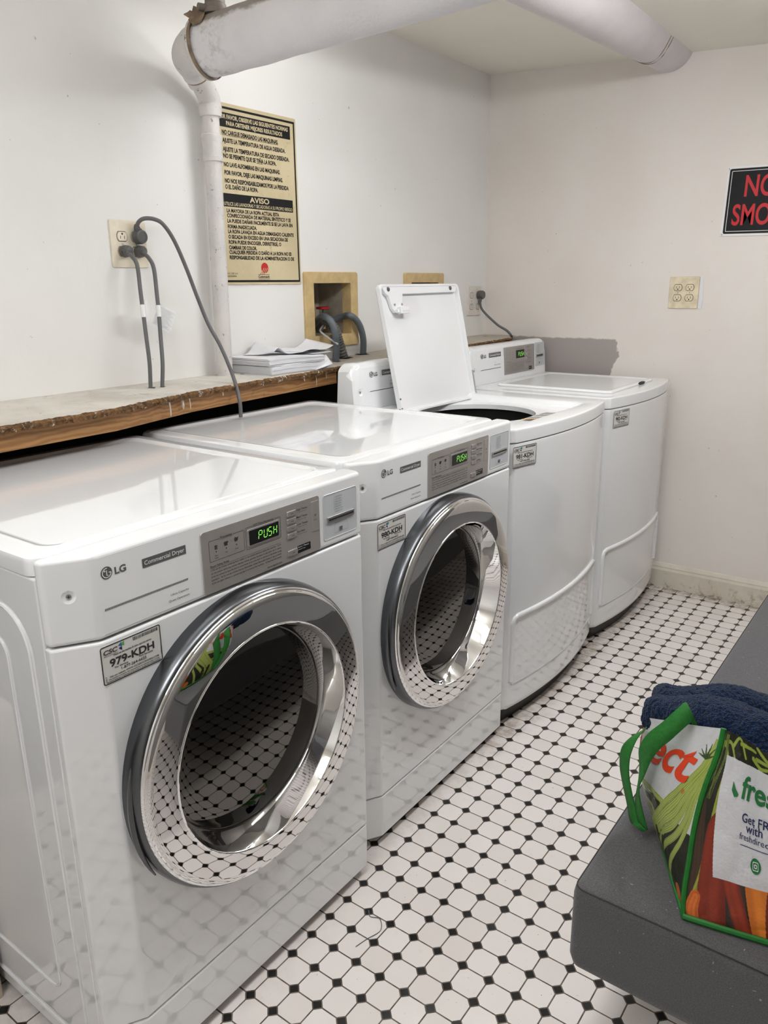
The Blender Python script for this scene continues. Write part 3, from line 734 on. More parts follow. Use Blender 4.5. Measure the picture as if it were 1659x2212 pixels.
LID = (-0.510, -0.035, -0.245, 0.245)   # local x0, x1, y0, y1 of the lid
DK = 0.952
def washer(loc, label, num, is_open, st_y):
    t = thing('washing_machine', label, 'washing machine', loc, 'top-loading washers')
    b = B(); loft(b, [bow_outline(0.0, 0.035), bow_outline(0.06, 0.035)]); obj('toe_base', b, 'black_plastic', t)
    b = B(); loft(b, [bow_outline(0.056, 0.010), bow_outline(0.062, 0.003), bow_outline(0.075, 0.0), bow_outline(0.895, 0.0), bow_outline(0.9075, 0.0015), bow_outline(0.9100, 0.005)], True, not is_open)
    obj('cabinet', b, 'white', t)
    # service panel bead on the lower front
    b = B()
    P = lambda y, z, o=0.0: (bowx(y) - 0.001 + o, y, z)
    zt, zb, yl = 0.372, 0.138, 0.318
    for sgn in (1,):
        path = [P(-yl, zb + 0.02), P(-yl, zb + 0.05)] + [P(-yl, zb + 0.05 + (zt - 0.07 - zb) * k / 8) for k in range(1, 9)]
        path += [P(-yl + 0.006, zt - 0.006), P(-yl + 0.02, zt)] + [P(-yl + 0.02 + (2 * yl - 0.04) * k / 24, zt) for k in range(1, 25)]
        path += [P(yl - 0.006, zt - 0.006)] + [P(yl, zt - 0.02 - (zt - 0.04 - zb) * k / 8) for k in range(9)]
        path = [path[0]] + path[2:]
        tube(b, path, 0.0085, 10)
    pm = obj('service_panel_trim', b, 'white', t)
    b = B()
    tube(b, [P(-yl + 0.003 + (2 * yl - 0.006) * k / 28, zb + 0.006) for k in range(29)], 0.0028, 6)
    obj('service_panel_seam', b, 'card', t)
    for y in (-0.288, 0.288):
        b = B(); f = Fr(P(y, 0.342), (-2 * BOW * y / WY ** 2, 1, 0)); outline(b, f, circ(0, 0, 0.0105, 28), circ(0, 0, 0.0095, 28), 0.0005); obj('plug_cap', b, 'card', t, smooth=False)
    # top deck
    c2 = Vector((-0.27, 0.0))
    if is_open:
        n = 120; c2 = Vector(((LID[0] + LID[1]) / 2, 0))
        out = [p[:2] for p in bow_outline(0, 0)]
        angs = sorted(set([round(math.atan2(p[1] - c2.y, p[0] - c2.x) % (2 * math.pi), 6) for p in out] + [round(2 * math.pi * k / n, 6) for k in range(n)]))
        def ring(pts, z): return [Vector((*ray_outline(pts, c2, a), z)) for a in angs]
        op = lambda e: rrect(LID[0] + e, LID[1] - e, LID[2] + e, LID[3] - e, 0.035)
        bo = lambda z, e: ring([p[:2] for p in bow_outline(0, e)], z)
        def mixl(a, c, k): return [p.lerp(q, k) for p, q in zip(a, c)]
        tubr = ring(circ(c2.x - 0.036, 0, 0.190, 64), 0.928)
        o0 = ring(op(0), DK - 0.004); o1 = ring(op(0.006), DK - 0.012); o2 = ring(op(0.012), DK - 0.020)
        mid = [Vector((*(o2[i].to_2d().lerp(tubr[i].to_2d(), 0.5)), 0.9325)) for i in range(len(angs))]
        tub2 = [Vector((p.x, p.y, 0.912)) for p in tubr]
        b = B()
        loft(b, [bo(0.9118, 0.002), bo(0.914, 0), bo(DK - 0.008, 0), bo(DK - 0.003, 0.0018), bo(DK, 0.007), ring(op(-0.008), DK), o0, o1, o2, mid, tubr, tub2], False, False)
        deck = obj('top_deck', b, 'white_plastic', t)
        b = B(); lathe(b, [(0.914, 0.190), (0.905, 0.205), (0.84, 0.216), (0.55, 0.216), (0.52, 0.19), (0.52, 0.02)], (c2.x - 0.036, 0, 0), 'z', 64, False, True); obj('tub', b, 'dark_steel', t)
        b = B(); f = Fr((-0.078, 0.0, 0.9345), (0, 1, 0), (-0.995, 0, -0.10))
        rect(b, f, -0.085, 0.085, -0.030, 0.030, 0.003); wl = obj('warning_label', b, 'sticker', t, smooth=False)
        b = B(); rect(b, f, -0.085, -0.074, -0.030, 0.030, 0.0036, 1)
        for k in range(7):
            for a, wd in ((-0.066, 0.045), (-0.015, 0.040), (0.032, 0.045)):
                rect(b, f, a, a + wd * random.uniform(0.7, 1), -0.026 + k * 0.0076, -0.023 + k * 0.0076, 0.0036, 0)
        obj('lettering', b, ['ink_grey', 'orange'], wl, smooth=False)
    else:
        b = B(); loft(b, [bow_outline(0.9118, 0.002), bow_outline(0.914, 0), bow_outline(DK - 0.008, 0), bow_outline(DK - 0.003, 0.0018), bow_outline(DK, 0.007)]); obj('top_deck', b, 'white_plastic', t)
    # dark band put in as the seam shadow under the deck
    b = B(); loft(b, [bow_outline(0.9075, 0.006), bow_outline(0.9125, 0.006)], False, False); obj('deck_seam_shade', b, 'grey_rubber', t)
    # lid
    L = lambda e, z, r=0.02: [(x, y, z) for x, y in rrect(LID[0] + e, LID[1] - e, LID[2] + e, LID[3] - e, r)]
    if not is_open:
        b = B(); loft(b, [L(0.001, DK + 0.0005), L(0, DK + 0.004), L(0.003, DK + 0.009), L(0.007, DK + 0.0105), L(0.014, DK + 0.0105), L(0.020, DK + 0.0075), L(0.028, DK + 0.0065)])
        lid = obj('lid', b, 'white_plastic', t)
        b = B(); path = [(LID[1] - 0.004, 0.05 + 0.10 * k / 8, DK + 0.0045) for k in range(9)]
        tube(b, path, lambda i: 0.006 * math.sin(math.pi * (i + 0.5) / 9) + 0.001, 8); obj('lid_grip', b, 'seam', lid)
    else:
        # open lid: built lying flat, underside up, then stood on its hinge, leaning back
        D, Wd, T = 0.425, 0.245, 0.020
        R = lambda e, h, r: [(x, y, h) for x, y in rrect(0.0 + e, D - e, -Wd + e, Wd - e, r)]
        b = B()   # outer skin towards the wall (h negative), rim and recessed white underside
        loft(b, [R(0.004, 0.0, 0.018), R(0.0, 0.004, 0.018), R(0.0, T - 0.003, 0.018), R(0.002, T, 0.018), R(0.008, T, 0.016), R(0.010, T - 0.002, 0.015), R(0.0125, 0.006, 0.013), R(0.018, 0.0045, 0.012)])
        lid = obj('lid', b, 'white', t)
        # hinge end at x local -0.515, z .935, leaning 0.07 back over .42
        ax = Vector((-0.215, 0, 0.9766)); nx = Vector((0.9766, 0, 0.215))
        lid.matrix_local = Matrix(((ax.x, 0, nx.x, -0.492), (0, -1, 0, 0.030), (ax.z, 0, nx.z, 0.930), (0, 0, 0, 1)))
        def lobj(name, bm, m, **k): return obj(name, bm, m, lid, **k)
        # moulded strip with latch bracket along the free edge
        b = B()
        pts = [(0.400, -0.225), (0.418, -0.235), (0.418, 0.215), (0.412, 0.228), (0.395, 0.215), (0.385, 0.200), (0.368, 0.196), (0.345, 0.190), (0.332, 0.178), (0.332, 0.130), (0.368, 0.126), (0.392, 0.120), (0.394, -0.215)]
        loft(b, [[(x, y, 0.005) for x, y in pts], [(x, y, 0.0185) for x, y in pts]]); lobj('latch_bracket', b, 'white_plastic', smooth=False, bevel=0.002)
        b = B(); box(b, 0.326, 0.348, 0.118, 0.168, 0.0185, 0.034); box(b, 0.330, 0.342, 0.165, 0.178, 0.0185, 0.028); lobj('lid_switch', b, 'white_plastic', smooth=False, bevel=0.0015)
        b = B()
        for k in range(5): box(b, 0.331, 0.336, 0.122 + k * 0.008, 0.125 + k * 0.008, 0.0338, 0.0345)
        lobj('switch_slots', b, 'card', smooth=False)
        for x, y, r in ((0.408, 0.198, 0.0075), (0.408, -0.185, 0.0075)):
            b = B(); lathe(b, [(0.018, r), (0.021, r * 0.9), (0.0235, r * 0.5), (0.024, 0.0005)], (x, y, 0), 'z', 20); lobj('rubber_bumper', b, 'grey_rubber')
        for x, y in ((0.358, 0.178), (0.358, 0.136)):
            b = B(); lathe(b, [(0.018, 0.0045), (0.0205, 0.004), (0.021, 0.0005)], (x, y, 0), 'z', 16); lobj('screw', b, 'steel')
        for x in (0.020, 0.052):
            b = B(); lathe(b, [(T - 0.001, 0.0036), (T + 0.001, 0.003), (T + 0.001, 0.0003)], (x, 0.2405, 0), 'z', 12); lobj('screw', b, 'grey_rubber')
        b = B(); box(b, 0.0, 0.105, -0.2445, -0.2375, 0.010, 0.0225); tube(b, [(0.02, -0.238, 0.024), (0.004, -0.236, 0.026), (-0.006, -0.236, 0.022)], 0.003, 8); lobj('hinge', b, 'steel')
        b = B(); box(b, -0.024, 0.006, -0.215, -0.13, 0.004, 0.012); lobj('hinge_flange', b, 'card', smooth=False); b = B(); box(b, -0.024, 0.006, 0.13, 0.215, 0.004, 0.012); lobj('hinge_flange', b, 'card', smooth=False)
    # backsplash console
    b = B()
    prof = lambda e: [(-0.565 - e * 0.4, 0.9525 + e * 0), (-0.571 - e * 0.5, 1.05), (-0.576 - e, 1.088 - e), (-0.582 - e, 1.098 - e * 1.2), (-0.595, 1.1035 - e), (-0.61, 1.1045 - e), (-0.640, 1.102 - e), (-0.648, 0.9525)]
    yy = [(-WY + 0.010, 0.026), (-WY + 0.016, 0.016), (-WY + 0.030, 0.006), (-WY + 0.042, 0.001), (-WY + 0.050, 0.0), (WY - 0.035, 0.0), (WY - 0.02, 0.002), (WY - 0.008, 0.008), (WY - 0.004, 0.014)]
    loft(b, [[(x, y, z) for x, z in prof(e)] for y, e in yy]); con = obj('console', b, 'white_plastic', t)
    up = Vector((-0.006, 0, 0.0975)).normalized(); f = Fr((-0.5645, 0, 0.9525), (0, 1, 0), up)
    K = lambda z: (z - 0.9525)
    b = B()
    emblem(b, f, -0.252, K(1.065), 0.0095)
    text(b, f, 'LG', -0.239, K(1.0585), 0.012, 0.0195, bold=0.03)
    rect(b, f, -0.195, -0.094, K(1.0565), K(1.0745), 0.0006)
    text(b, f, 'Commercial Washer', -0.191, K(1.0615), 0.0082, 0.093, off=0.001, bold=0.01, mi=1)
    text(b, f, 'Inverter', -0.152, K(1.035), 0.003, None, off=0.0006, mi=0); text(b, f, 'Direct Drive', -0.152, K(1.022), 0.0055, 0.055, off=0.0006, mi=0)
    rect(b, f, -0.265, -0.097, K(1.0095), K(1.0115), 0.0006, 0)
    obj('lettering', b, ['ink_grey', 'ink_white'], con, smooth=False)
    b = B(); rslab(b, f, -0.066, 0.218, K(0.974), K(1.088), 0.005, -0.001, 0.0022, 0.0012); dp = obj('display_panel', b, 'panel_grey', t)
    f2 = Fr(f.p(0, 0, 0.0022), f.r, f.u)
    b = B(); rslab(b, f2, 0.040, 0.117, K(1.036), K(1.070), 0.002, 0, 0.0014, 0.0005); obj('screen', b, 'screen', dp)
    b = B(); f3 = Fr(f.p(0, 0, 0.0036), f.r, f.u); seg7(b, f3, 0.058, K(1.044), 0.0165, 'PU'); seg7(b, f3, 0.086, K(1.044), 0.0165, 'SH'); obj('screen_digits', b, 'green_led', dp, smooth=False)
    for k in range(5):
        z0 = K(1.078 - k * 0.0165)
        b = B(); rslab(b, f2, 0.132, 0.156, z0 - 0.0045, z0 + 0.0045, 0.0015, 0, 0.0024, 0.001); obj('button', b, 'button', dp)
    b = B(); rslab(b, f2, 0.132, 0.158, K(0.981), K(0.991), 0.0015, 0, 0.0024, 0.001); obj('start_button', b, 'button', dp)
    b = B()
    poly(b, f2, rrect(0.160, 0.190, K(0.979), K(0.993), 0.001), 0.0004, 1)
    text(b, f2, 'Start / Pause', 0.162, K(0.985), 0.0028, 0.026, off=0.0008, mi=2)
    for k, s in enumerate(('Hot', 'Warm', 'Cold', 'Permanent', 'Delicates')): text(b, f2, s, 0.160, K(1.0765 - k * 0.0165), 0.0042, None, bold=0.01)
    for r_ in range(2):
        for k in range(3): poly(b, f2, circ(-0.045 + 0.027 * k, K(1.064 - r_ * 0.02), 0.0016, 12)); text(b, f2, ('Wash', 'Rinse', 'Spin', 'Add', 'Lock', 'Extra')[k + 3 * r_], -0.045 + 0.027 * k, K(1.054 - r_ * 0.02), 0.0028, None, 'C')
    text(b, f2, 'EST Time Remaining', 0.040, K(1.074), 0.003, 0.06); text(b, f2, 'Washer Safety Rules', -0.055, K(1.024), 0.0034, 0.05)
    for k in range(7): text(b, f2, 'Do not open the lid while the tub is moving. Keep children away from the machine.', -0.055, K(1.017 - k * 0.0055), 0.0024, 0.17)
    obj('lettering', b, ['ink', 'screen', 'ink_white'], dp, smooth=False)
    b = B(); rslab(b, f, 0.228, 0.322, K(0.986), K(1.090), 0.004, -0.002, 0.0012, 0.0008); cr = obj('card_reader', b, 'card', t)
    f4 = Fr(f.p(0, 0, 0.0012), f.r, f.u)
    b = B(); rslab(b, f4, 0.236, 0.305, K(1.026), K(1.038), 0.001, 0, 0.003, 0.001); obj('slot_frame', b, 'steel', cr)
    b = B(); slab(b, f4, rrect(0.239, 0.302, K(1.0305), K(1.0345), 0.0005), 0, 0.0036); obj('slot', b, 'seam', cr, smooth=False)
    b = B()
    for k, s in enumerate(('1. Load Machine', '2. Add Detergent', '3. Select Cycle', '4. Insert Card', '5. Press Start', '6. Wait for Time', '7. Remove Card')): text(b, f4, s, 0.245, K(1.078 - k * 0.0056), 0.0032, None, off=0.0006)
    stroke(b, f4, [(0.252, K(1.018)), (0.286, K(1.018)), (0.290, K(0.994)), (0.248, K(0.994)), (0.252, K(1.018))], 0.0007); rect(b, f4, 0.265, 0.273, K(0.996), K(1.004))
    obj('lettering', b, 'ink_grey', cr, smooth=False)
    # console corner screw
    b = B(); f = Fr((-0.5715, -0.312, 1.012), (0.22, 0.97, 0), (-0.05, 0, 1))
    b.free(); c = B(); bmesh.ops.create_uvsphere(c, u_segments=32, v_segments=20, radius=0.018, matrix=Matrix.Translation(f.o + f.n * 0.0150)); cut(con, c)
    b = B(); loft(b, [[f.p(r * math.cos(k * math.pi / 12), r * math.sin(k * math.pi / 12), h) for k in range(24)] for h, r in ((-0.004, 0.0045), (-0.0012, 0.004), (-0.0006, 0.0002))], False, True); obj('screw', b, 'steel', con)
    # id sticker follows the bowed front
    y = st_y; sl = -2 * BOW * y / WY ** 2
    sticker(t, Fr((bowx(y) - 0.0002, y, 0.8705), (sl, 1, 0), (0, 0, 1)), num)
    return t
washer((-0.046, 1.060, 0), 'white top-loading washer with its lid standing open, sticker ending 81-KDH', '981-KDH', True, -0.296)
washer((-0.050, 1.801, 0), 'white top-loading washer with closed lid in the far corner, sticker 982-KDH', '982-KDH', False, -0.262)

# ================================================================== ledge along the left wall
def ledge_board():
    b = B()
    E = [(-2.9, -0.60), (-0.9, -0.60), (-0.434, -0.618), (-0.28, -0.622), (-0.143, -0.631), (-0.056, -0.660), (0.028, -0.678), (0.145, -0.708), (0.335, -0.731), (0.461, -0.744), (0.60, -0.758), (0.722, -0.767), (0.828, -0.790), (0.90, -0.80), (1.40, -0.80), (1.48, -0.79), (1.6, -0.765), (1.75, -0.745), (1.9, -0.735), (2.05, -0.752), (2.12, -0.79), (2.19, -0.845), (2.203, -0.86)]
    top, bot, mid, back, backb = [], [], [], [], []
    y = -2.9; pts = []
    while y < 2.203:
        pts.append(y); y += 0.0035 if y > -0.7 else 0.1
    pts.append(2.203)
    for y in pts:
        for k in range(len(E) - 1):
            if E[k][0] <= y <= E[k + 1][0]:
                s = (y - E[k][0]) / (E[k + 1][0] - E[k][0]); x = E[k][1] + (E[k + 1][1] - E[k][1]) * s; break
        n1 = noise.fractal(Vector((y * 34, 0, 0)), 0.7, 2.0, 6) * 0.008
        n2 = noise.fractal(Vector((y * 40, 5, 0)), 1.0, 2.0, 4) * 0.006
        zl = 1.078 + max(0, min(1, (y - 0.9) / 1.0)) * 0.030
        top.append((x + n1 - 0.004, y, zl + n2 * 0.3)); mid.append((x + n2 + 0.003, y, zl - 0.006 + n1 * 0.4)); bot.append((x + n1 * 1.4 - 0.002, y, zl - 0.016 + n2 * 0.7))
        back.append((XL, y, zl)); backb.append((XL, y, zl - 0.02))
    T, Mi, Bo, Ba, Bb = [[b.verts.new(p) for p in l] for l in (top, mid, bot, back, backb)]
    for i in range(len(pts) - 1):
        for A, C, mi in ((Ba, T, 0), (T, Mi, 1), (Mi, Bo, 1), (Bo, Bb, 1)):
            b.faces.new((A[i], A[i + 1], C[i + 1], C[i])).material_index = mi
    b.faces.new([Ba[-1], T[-1], Mi[-1], Bo[-1], Bb[-1]]).material_index = 1
    return b
led = thing('wall_ledge', 'long painted board ledge with crumbling front edge along the left wall behind the machines', 'ledge', (0, 0, 0))
obj('ledge_board', ledge_board(), ['ledge', 'board'], led, smooth=False)
b = B()   # pine fascia rail under the front edge
FE = [(-2.9, -0.63), (-0.9, -0.63), (-0.434, -0.640), (-0.143, -0.655), (0.145, -0.728), (0.461, -0.766), (0.855, -0.806)]
loft(b, [[(x - 0.036, y, 1.020), (x, y, 1.020), (x, y, 1.060), (x - 0.036, y, 1.060)] for y, x in FE])
obj('fascia_rail', b, 'wood', led, smooth=False)
rnd = random.Random(3)
for y, x, ln, r in ((0.045, -0.695, 0.036, 0.0016), (0.100, -0.711, 0.026, 0.0030), (0.128, -0.716, 0.030, 0.0012), (0.265, -0.737, 0.010, 0.0014), (0.655, -0.780, 0.014, 0.0018), (0.72, -0.786, 0.036, 0.0010), (0.78, -0.794, 0.018, 0.0012)):
    b = B(); tube(b, [(x + 0.003, y, 1.066), (x + 0.006, y, 1.05), (x + 0.0055, y + 0.001, 1.062 - ln * 0.7), (x + 0.005, y + 0.001, 1.062 - ln)], [r * 1.5, r, r * 1.1, r * 0.5], 8)
    obj('paint_drip', b, 'ledge', led)
b = B(); box(b, XL + 0.001, XL + 0.03, -2.88, 2.2, 0.0, 1.045); struct('gap_shade_panel', b, 'gap_shade', smooth=False)  # dark panel added to blacken the gap behind the machines
# ragged holes where cords and hoses go down
for x, y, r, z in ((-0.868, 0.129, 0.012, 1.0787), (-0.860, 0.160, 0.010, 1.0787), (-0.948, 1.075, 0.042, 1.085), (-0.952, 1.195, 0.03, 1.0888), (-0.898, 0.972, 0.016, 1.082), (-0.80, 2.150, 0.022, 1.1092), (-0.895, 2.06, 0.014, 1.1092), (-0.905, 0.515, 0.016, 1.0788)):
    b = B(); pts = []
    for k in range(26):
        a = k * 2 * math.pi / 26; rr = r * (0.75 + 0.5 * noise.noise(Vector((math.cos(a) * 2 + x * 50, math.sin(a) * 2 + y * 50, 0))))
        pts.append((x + rr * math.cos(a), y + rr * 1.15 * math.sin(a), z))
    b.faces.new([b.verts.new(p) for p in pts]); obj('ledge_hole', b, 'seam', led, smooth=False)

# ================================================================== pipes
standpipe = thing('drain_pipe', 'white painted drain pipe climbing the left wall in front of the yellowed sign', 'pipe', (-0.93, 0.457, 1.079))
b = B(); tube(b, [(0, 0.0, -0.02), (0, 0.004, 0.3), (0, 0.010, 0.66), (0, 0.013, 0.79)], 0.0245, 24); obj('pipe', b, 'pipe', standpipe)
b = B(); lathe(b, [(0.618, 0.0245), (0.620, 0.0295), (0.632, 0.030), (0.634, 0.0282), (0.672, 0.0282), (0.675, 0.0305), (0.69, 0.0305), (0.694, 0.025)], (0, 0.010, 0), 'z', 32); obj('coupling', b, 'pipe', standpipe)
b = B(); lathe(b, [(0.738, 0.0245), (0.740, 0.0315), (0.768, 0.0335), (0.772, 0.031)], (0, 0.012, 0), 'z', 32)
ep = smooth_path([(0, 0.013, 0.765), (0.001, 0.009, 0.785), (0.010, -0.014, 0.810), (0.022, -0.042, 0.828)], 6); tube(b, ep, 0.0315, 24); obj('lower_elbow', b, 'pipe', standpipe)
b = B(); tube(b, [(0.018, -0.034, 0.822), (0.025, -0.050, 0.834)], 0.036, 24); tube(b, [(0.0265, -0.053, 0.836), (0.033, -0.068, 0.847)], 0.039, 24); obj('joint_collar', b, 'pipe', standpipe)
b = B(); tube(b, [(0.0248, -0.0495, 0.8335), (0.0270, -0.054, 0.8368)], 0.0372, 24); obj('joint_line', b, 'rust', standpipe)
b = B()
tube(b, smooth_path([(0.029, -0.057, 0.840), (0.045, -0.088, 0.853), (0.070, -0.110, 0.860), (0.110, -0.122, 0.864), (0.148, -0.121, 0.866)], 7), [0.037 + 0.025 * min(1, k / 24) ** 1.3 for k in range(29)], 28); obj('upper_elbow', b, 'pipe', standpipe)

# horizontal lagged main, local x along its run
d1 = Vector((0.980, 0.178, 0.089)).normalized()
P0 = Vector((-0.795, 0.338, 1.944))
main = thing('lagged_pipe', 'thick white wrapped pipe under the ceiling, bending towards the back wall', 'pipe', P0)
yv = Vector((0, 0, 1)).cross(d1).normalized(); zv = d1.cross(yv)
main.matrix_world = Matrix(((d1.x, yv.x, zv.x, P0.x), (d1.y, yv.y, zv.y, P0.y), (d1.z, yv.z, zv.z, P0.z), (0, 0, 0, 1)))
b = B(); n = 60; loops = []
for i in range(n + 1):
    x = 0.0 + 0.80 * i / n; r0 = 0.0715 + 0.004 * math.sin(min(1, x / 0.06) * math.pi / 2) - 0.004
    if i == 0: r0 = 0.064
    lp = []
    for k in range(40):
        a = 2 * math.pi * k / 40; rr = r0 + 0.0016 * noise.fractal(Vector((x * 14, math.cos(a) * 2, math.sin(a) * 2)), 1, 2, 3)
        lp.append((x, rr * math.cos(a), rr * math.sin(a)))
    loops.append(lp)
loft(b, loops); obj('lagging', b, 'wrap', main)
b = B(); tube(b, [(-0.012, 0, 0), (-0.002, 0, 0), (0.006, 0, 0)], [0.066, 0.074, 0.073], 40); obj('end_band', b, 'pipe', main)
b = B(); lathe(b, [(0.004, 0.0735), (0.006, 0.0745), (0.012, 0.0745), (0.014, 0.0735)], (0, 0, 0), 'x', 40); obj('rust_line', b, 'rust', main)
b = B(); rnd = random.Random(11)
for (cx_, cy_, sz) in ((0.012, -0.03, 0.03), (0.035, -0.052, 0.026), (0.0, -0.01, 0.022)):   # torn flap of brown paper at the end
    V = [[b.verts.new((cx_ + (i - 1.5) * sz * 0.5 + rnd.uniform(-.004, .004), cy_ + (j - 1.5) * sz * 0.45, math.sqrt(max(0.0001, 0.0765 ** 2 - min(0.07, abs(cy_ + (j - 1.5) * sz * 0.45)) ** 2)) + 0.002 + rnd.uniform(0, 0.022) * (i == 0 or j == 3))) for j in range(4)] for i in range(4)]
    for i in range(3):
        for j in range(3): b.faces.new((V[i][j], V[i + 1][j], V[i + 1][j + 1], V[i][j + 1]))
o = obj('torn_wrapping', b, 'rust', main); s_ = o.modifiers.new('t', 'SOLIDIFY'); s_.thickness = 0.002
# vent riser on top of the main
VR = Matrix.Translation((-0.738, 0.334, 2.018))
b = B(); tube(b, [(0, 0, -0.005), (0, 0, 0.22)], 0.0185, 20); vp = obj('vent_riser', b, 'vent', main); vp.matrix_local = main.matrix_world.inverted() @ VR
b = B(); lathe(b, [(0.0, 0.022), (0.001, 0.034), (0.012, 0.034), (0.014, 0.030), (0.024, 0.028), (0.026, 0.0255), (0.036, 0.0255), (0.037, 0.021)], (0, 0, -0.008), 'z', 28); obj('clamp', b, 'vent', vp)
b = B(); tube(b, [(-0.006, -0.026, 0.004), (-0.012, -0.046, 0.004)], 0.009, 12); obj('clamp_bolt', b, 'vent', vp)

# second lagged pipe from the main to the back wall
d2 = Vector((0.0, 1.0, 0.05)).normalized(); PE = Vector((-0.178, 2.204, 2.231))
P2 = PE - d2 * 1.735
yv = Vector((0, 0, 1)).cross(d2).normalized(); zv = d2.cross(yv)
MW2 = Matrix(((d2.x, yv.x, zv.x, P2.x), (d2.y, yv.y, zv.y, P2.y), (d2.z, yv.z, zv.z, P2.z), (0, 0, 0, 1)))
b = B(); tube(b, [(1.735 * k / 30, 0, 0) for k in range(31)], 0.091, 40); m2 = obj('branch_pipe', b, 'wrap2', main); m2.matrix_local = main.matrix_world.inverted() @ MW2
b = B()
for x in (1.465, 1.49):
    tube(b, [(x + 0.02 * math.sin(a * 3), 0.0913 * math.cos(a), 0.0913 * math.sin(a)) for a in [math.radians(-165 + 10 * k) for k in range(14)]], [0.0004 + 0.0014 * (noise.noise(Vector((k * 0.9, x * 9, 0))) > 0) for k in range(14)], 6)
obj('paper_seam', b, 'rust', m2)
b = B(); bmesh.ops.create_uvsphere(b, u_segments=40, v_segments=24, radius=0.0912, matrix=main.matrix_world.inverted() @ Matrix.Translation(P2)); obj('pipe_elbow', b, 'wrap2', main)

# ================================================================== notices
sg = thing('wall_sign', 'yellowed Spanish laundry rules sign with black bands on the left wall', 'sign', (XL, 0.675, 1.614))
fs = Fr((0.0, 0, 0), (0, 1, 0), (0, 0, 1)); W2, H2 = 0.2, 0.262
b = B(); rslab(b, fs, -0.167, 0.207, -H2, H2 + 0.002, 0.004, 0.0005, 0.004, 0.001); bd = obj('board', b, 'sign', sg, smooth=False)
fs = Fr((0.004, 0, 0)); b = B()
frame_rect(b, fs, -0.159, 0.200, -0.2545, 0.2535, 0.0065, 0.001)
rect(b, fs, -0.142, 0.178, 0.197, 0.2370)
rect(b, fs, -0.142, 0.178, -0.0290, 0.0095)
XS0 = -0.124
def ST(s, a, z, h, wd, mi=0, al='L', bold=0.034, off=0.0006): text(b, fs, s, a, z, h, wd, al, off=off, bold=bold, mi=mi)
ST('POR FAVOR, OBSERVE LAS SIGUIENTES NORMAS', 0.0175, 0.2205, 0.0118, 0.300, 1, 'C', off=0.0009)
ST('PARA OBTENER MEJORES RESULTADOS', 0.0175, 0.2030, 0.0118, 0.245, 1, 'C', off=0.0009)
for s, z, r1, h in (('NO CARGUE DEMASIADO LAS MAQUINAS.', 0.1765, 0.1191, 0.0125), ('AJUSTE LA TEMPERATURA DE AGUA DESEADA.', 0.1540, 0.152, 0.0125), ('AJUSTE LA TEMPERATURA DE SECADO DESEADA.', 0.1295, 0.169, 0.0125),
                     ('NO SE PERMITE QUE SE TIÑA LA ROPA.', 0.1105, 0.1062, 0.0125), ('NO LAVE ALFOMBRAS EN LAS MAQUINAS.', 0.0865, 0.1223, 0.0125), ('POR FAVOR, DEJE LAS MAQUINAS LIMPIAS.', 0.0632, 0.134, 0.0125),
                     ('NO NOS RESPONSABILIZAMOS POR LA PERDIDA', 0.0402, 0.161, 0.0125), ('O EL DAÑO DE LA ROPA.', 0.0225, 0.0162, 0.0125),
                     ('LA MAYORIA DE LA ROPA ACTUAL ESTA', -0.0455, 0.1088, 0.0112), ('CONFECCIONADA DE MATERIAL SINTETICO Y SE', -0.0600, 0.1643, 0.0112), ('LA PUEDE DAÑAR FACILMENTE SI SE LA LAVA EN', -0.0757, 0.172, 0.0112), ('FORMA INADECUADA.', -0.0922, 0.0019, 0.0112),
                     ('LA ROPA LAVADA EN AGUA DEMASIADO CALIENTE', -0.1068, 0.1757, 0.0112), ('O SECADA EN EXCESO EN UNA SECADORA DE', -0.1226, 0.1458, 0.0112), ('ROPA PUEDE ENCOGER, DERRETIRSE, O', -0.1385, 0.1124, 0.0112), ('CAMBIAR DE COLOR.', -0.1545, -0.003, 0.0112),
                     ('CUALQUIER PERDIDA O DAÑO A LA ROPA NO ES', -0.1684, 0.1607, 0.0112), ('RESPONSABILIDAD DE LA ADMINISTRACION O DE', -0.1843, 0.173, 0.0112)):
    ST(s, XS0, z, h, r1 - XS0)
rect(b, fs, XS0, 0.119, 0.1738, 0.1748)
rect(b, fs, 0.016, 0.044, 0.1078, 0.1088)
ST('AVISO', 0.0205, -0.0105, 0.0160, 0.088, 1, 'C', 0.03, 0.0009)
ST('UTILICE LAS LAVADORAS Y SECADORAS A SU PROPIO RIESGO', 0.020, -0.0255, 0.0105, 0.307, 1, 'C', 0.015, 0.0009)
ZR = -0.226
poly(b, fs, circ(0.0285, ZR + 0.0165, 0.0165, 36), 0.0006, 2)
for k in range(3):
    stroke(b, fs, [(0.009 + k * 0.008, ZR - 0.004), (0.025 + k * 0.008, ZR + 0.016)], 0.0018, 0.0009, 3); stroke(b, fs, [(0.006 + k * 0.008, ZR - 0.005), (0.013 + k * 0.008, ZR + 0.004)], 0.0014, 0.0010, 2)
rect(b, fs, -0.003, 0.050, ZR - 0.0055, ZR - 0.0045); text(b, fs, 'Coinmach', 0.0235, ZR - 0.0145, 0.0075, 0.051, 'C', off=0.0006, bold=0.02)
rect(b, fs, -0.003, 0.050, ZR - 0.0172, ZR - 0.0165, 0.0006, 2); text(b, fs, 'Coinmach laundry service', 0.0235, ZR - 0.0215, 0.0026, 0.05, 'C', off=0.0006)
text(b, fs, 'CINC DE LA', -0.150, ZR - 0.004, 0.0052, 0.056, off=0.0006); text(b, fs, 'LAVANDERIA', -0.150, ZR - 0.0125, 0.0052, 0.051, off=0.0006)
obj('lettering', b, ['sign_black', 'sign', 'red_ink', 'sign'], bd, smooth=False)

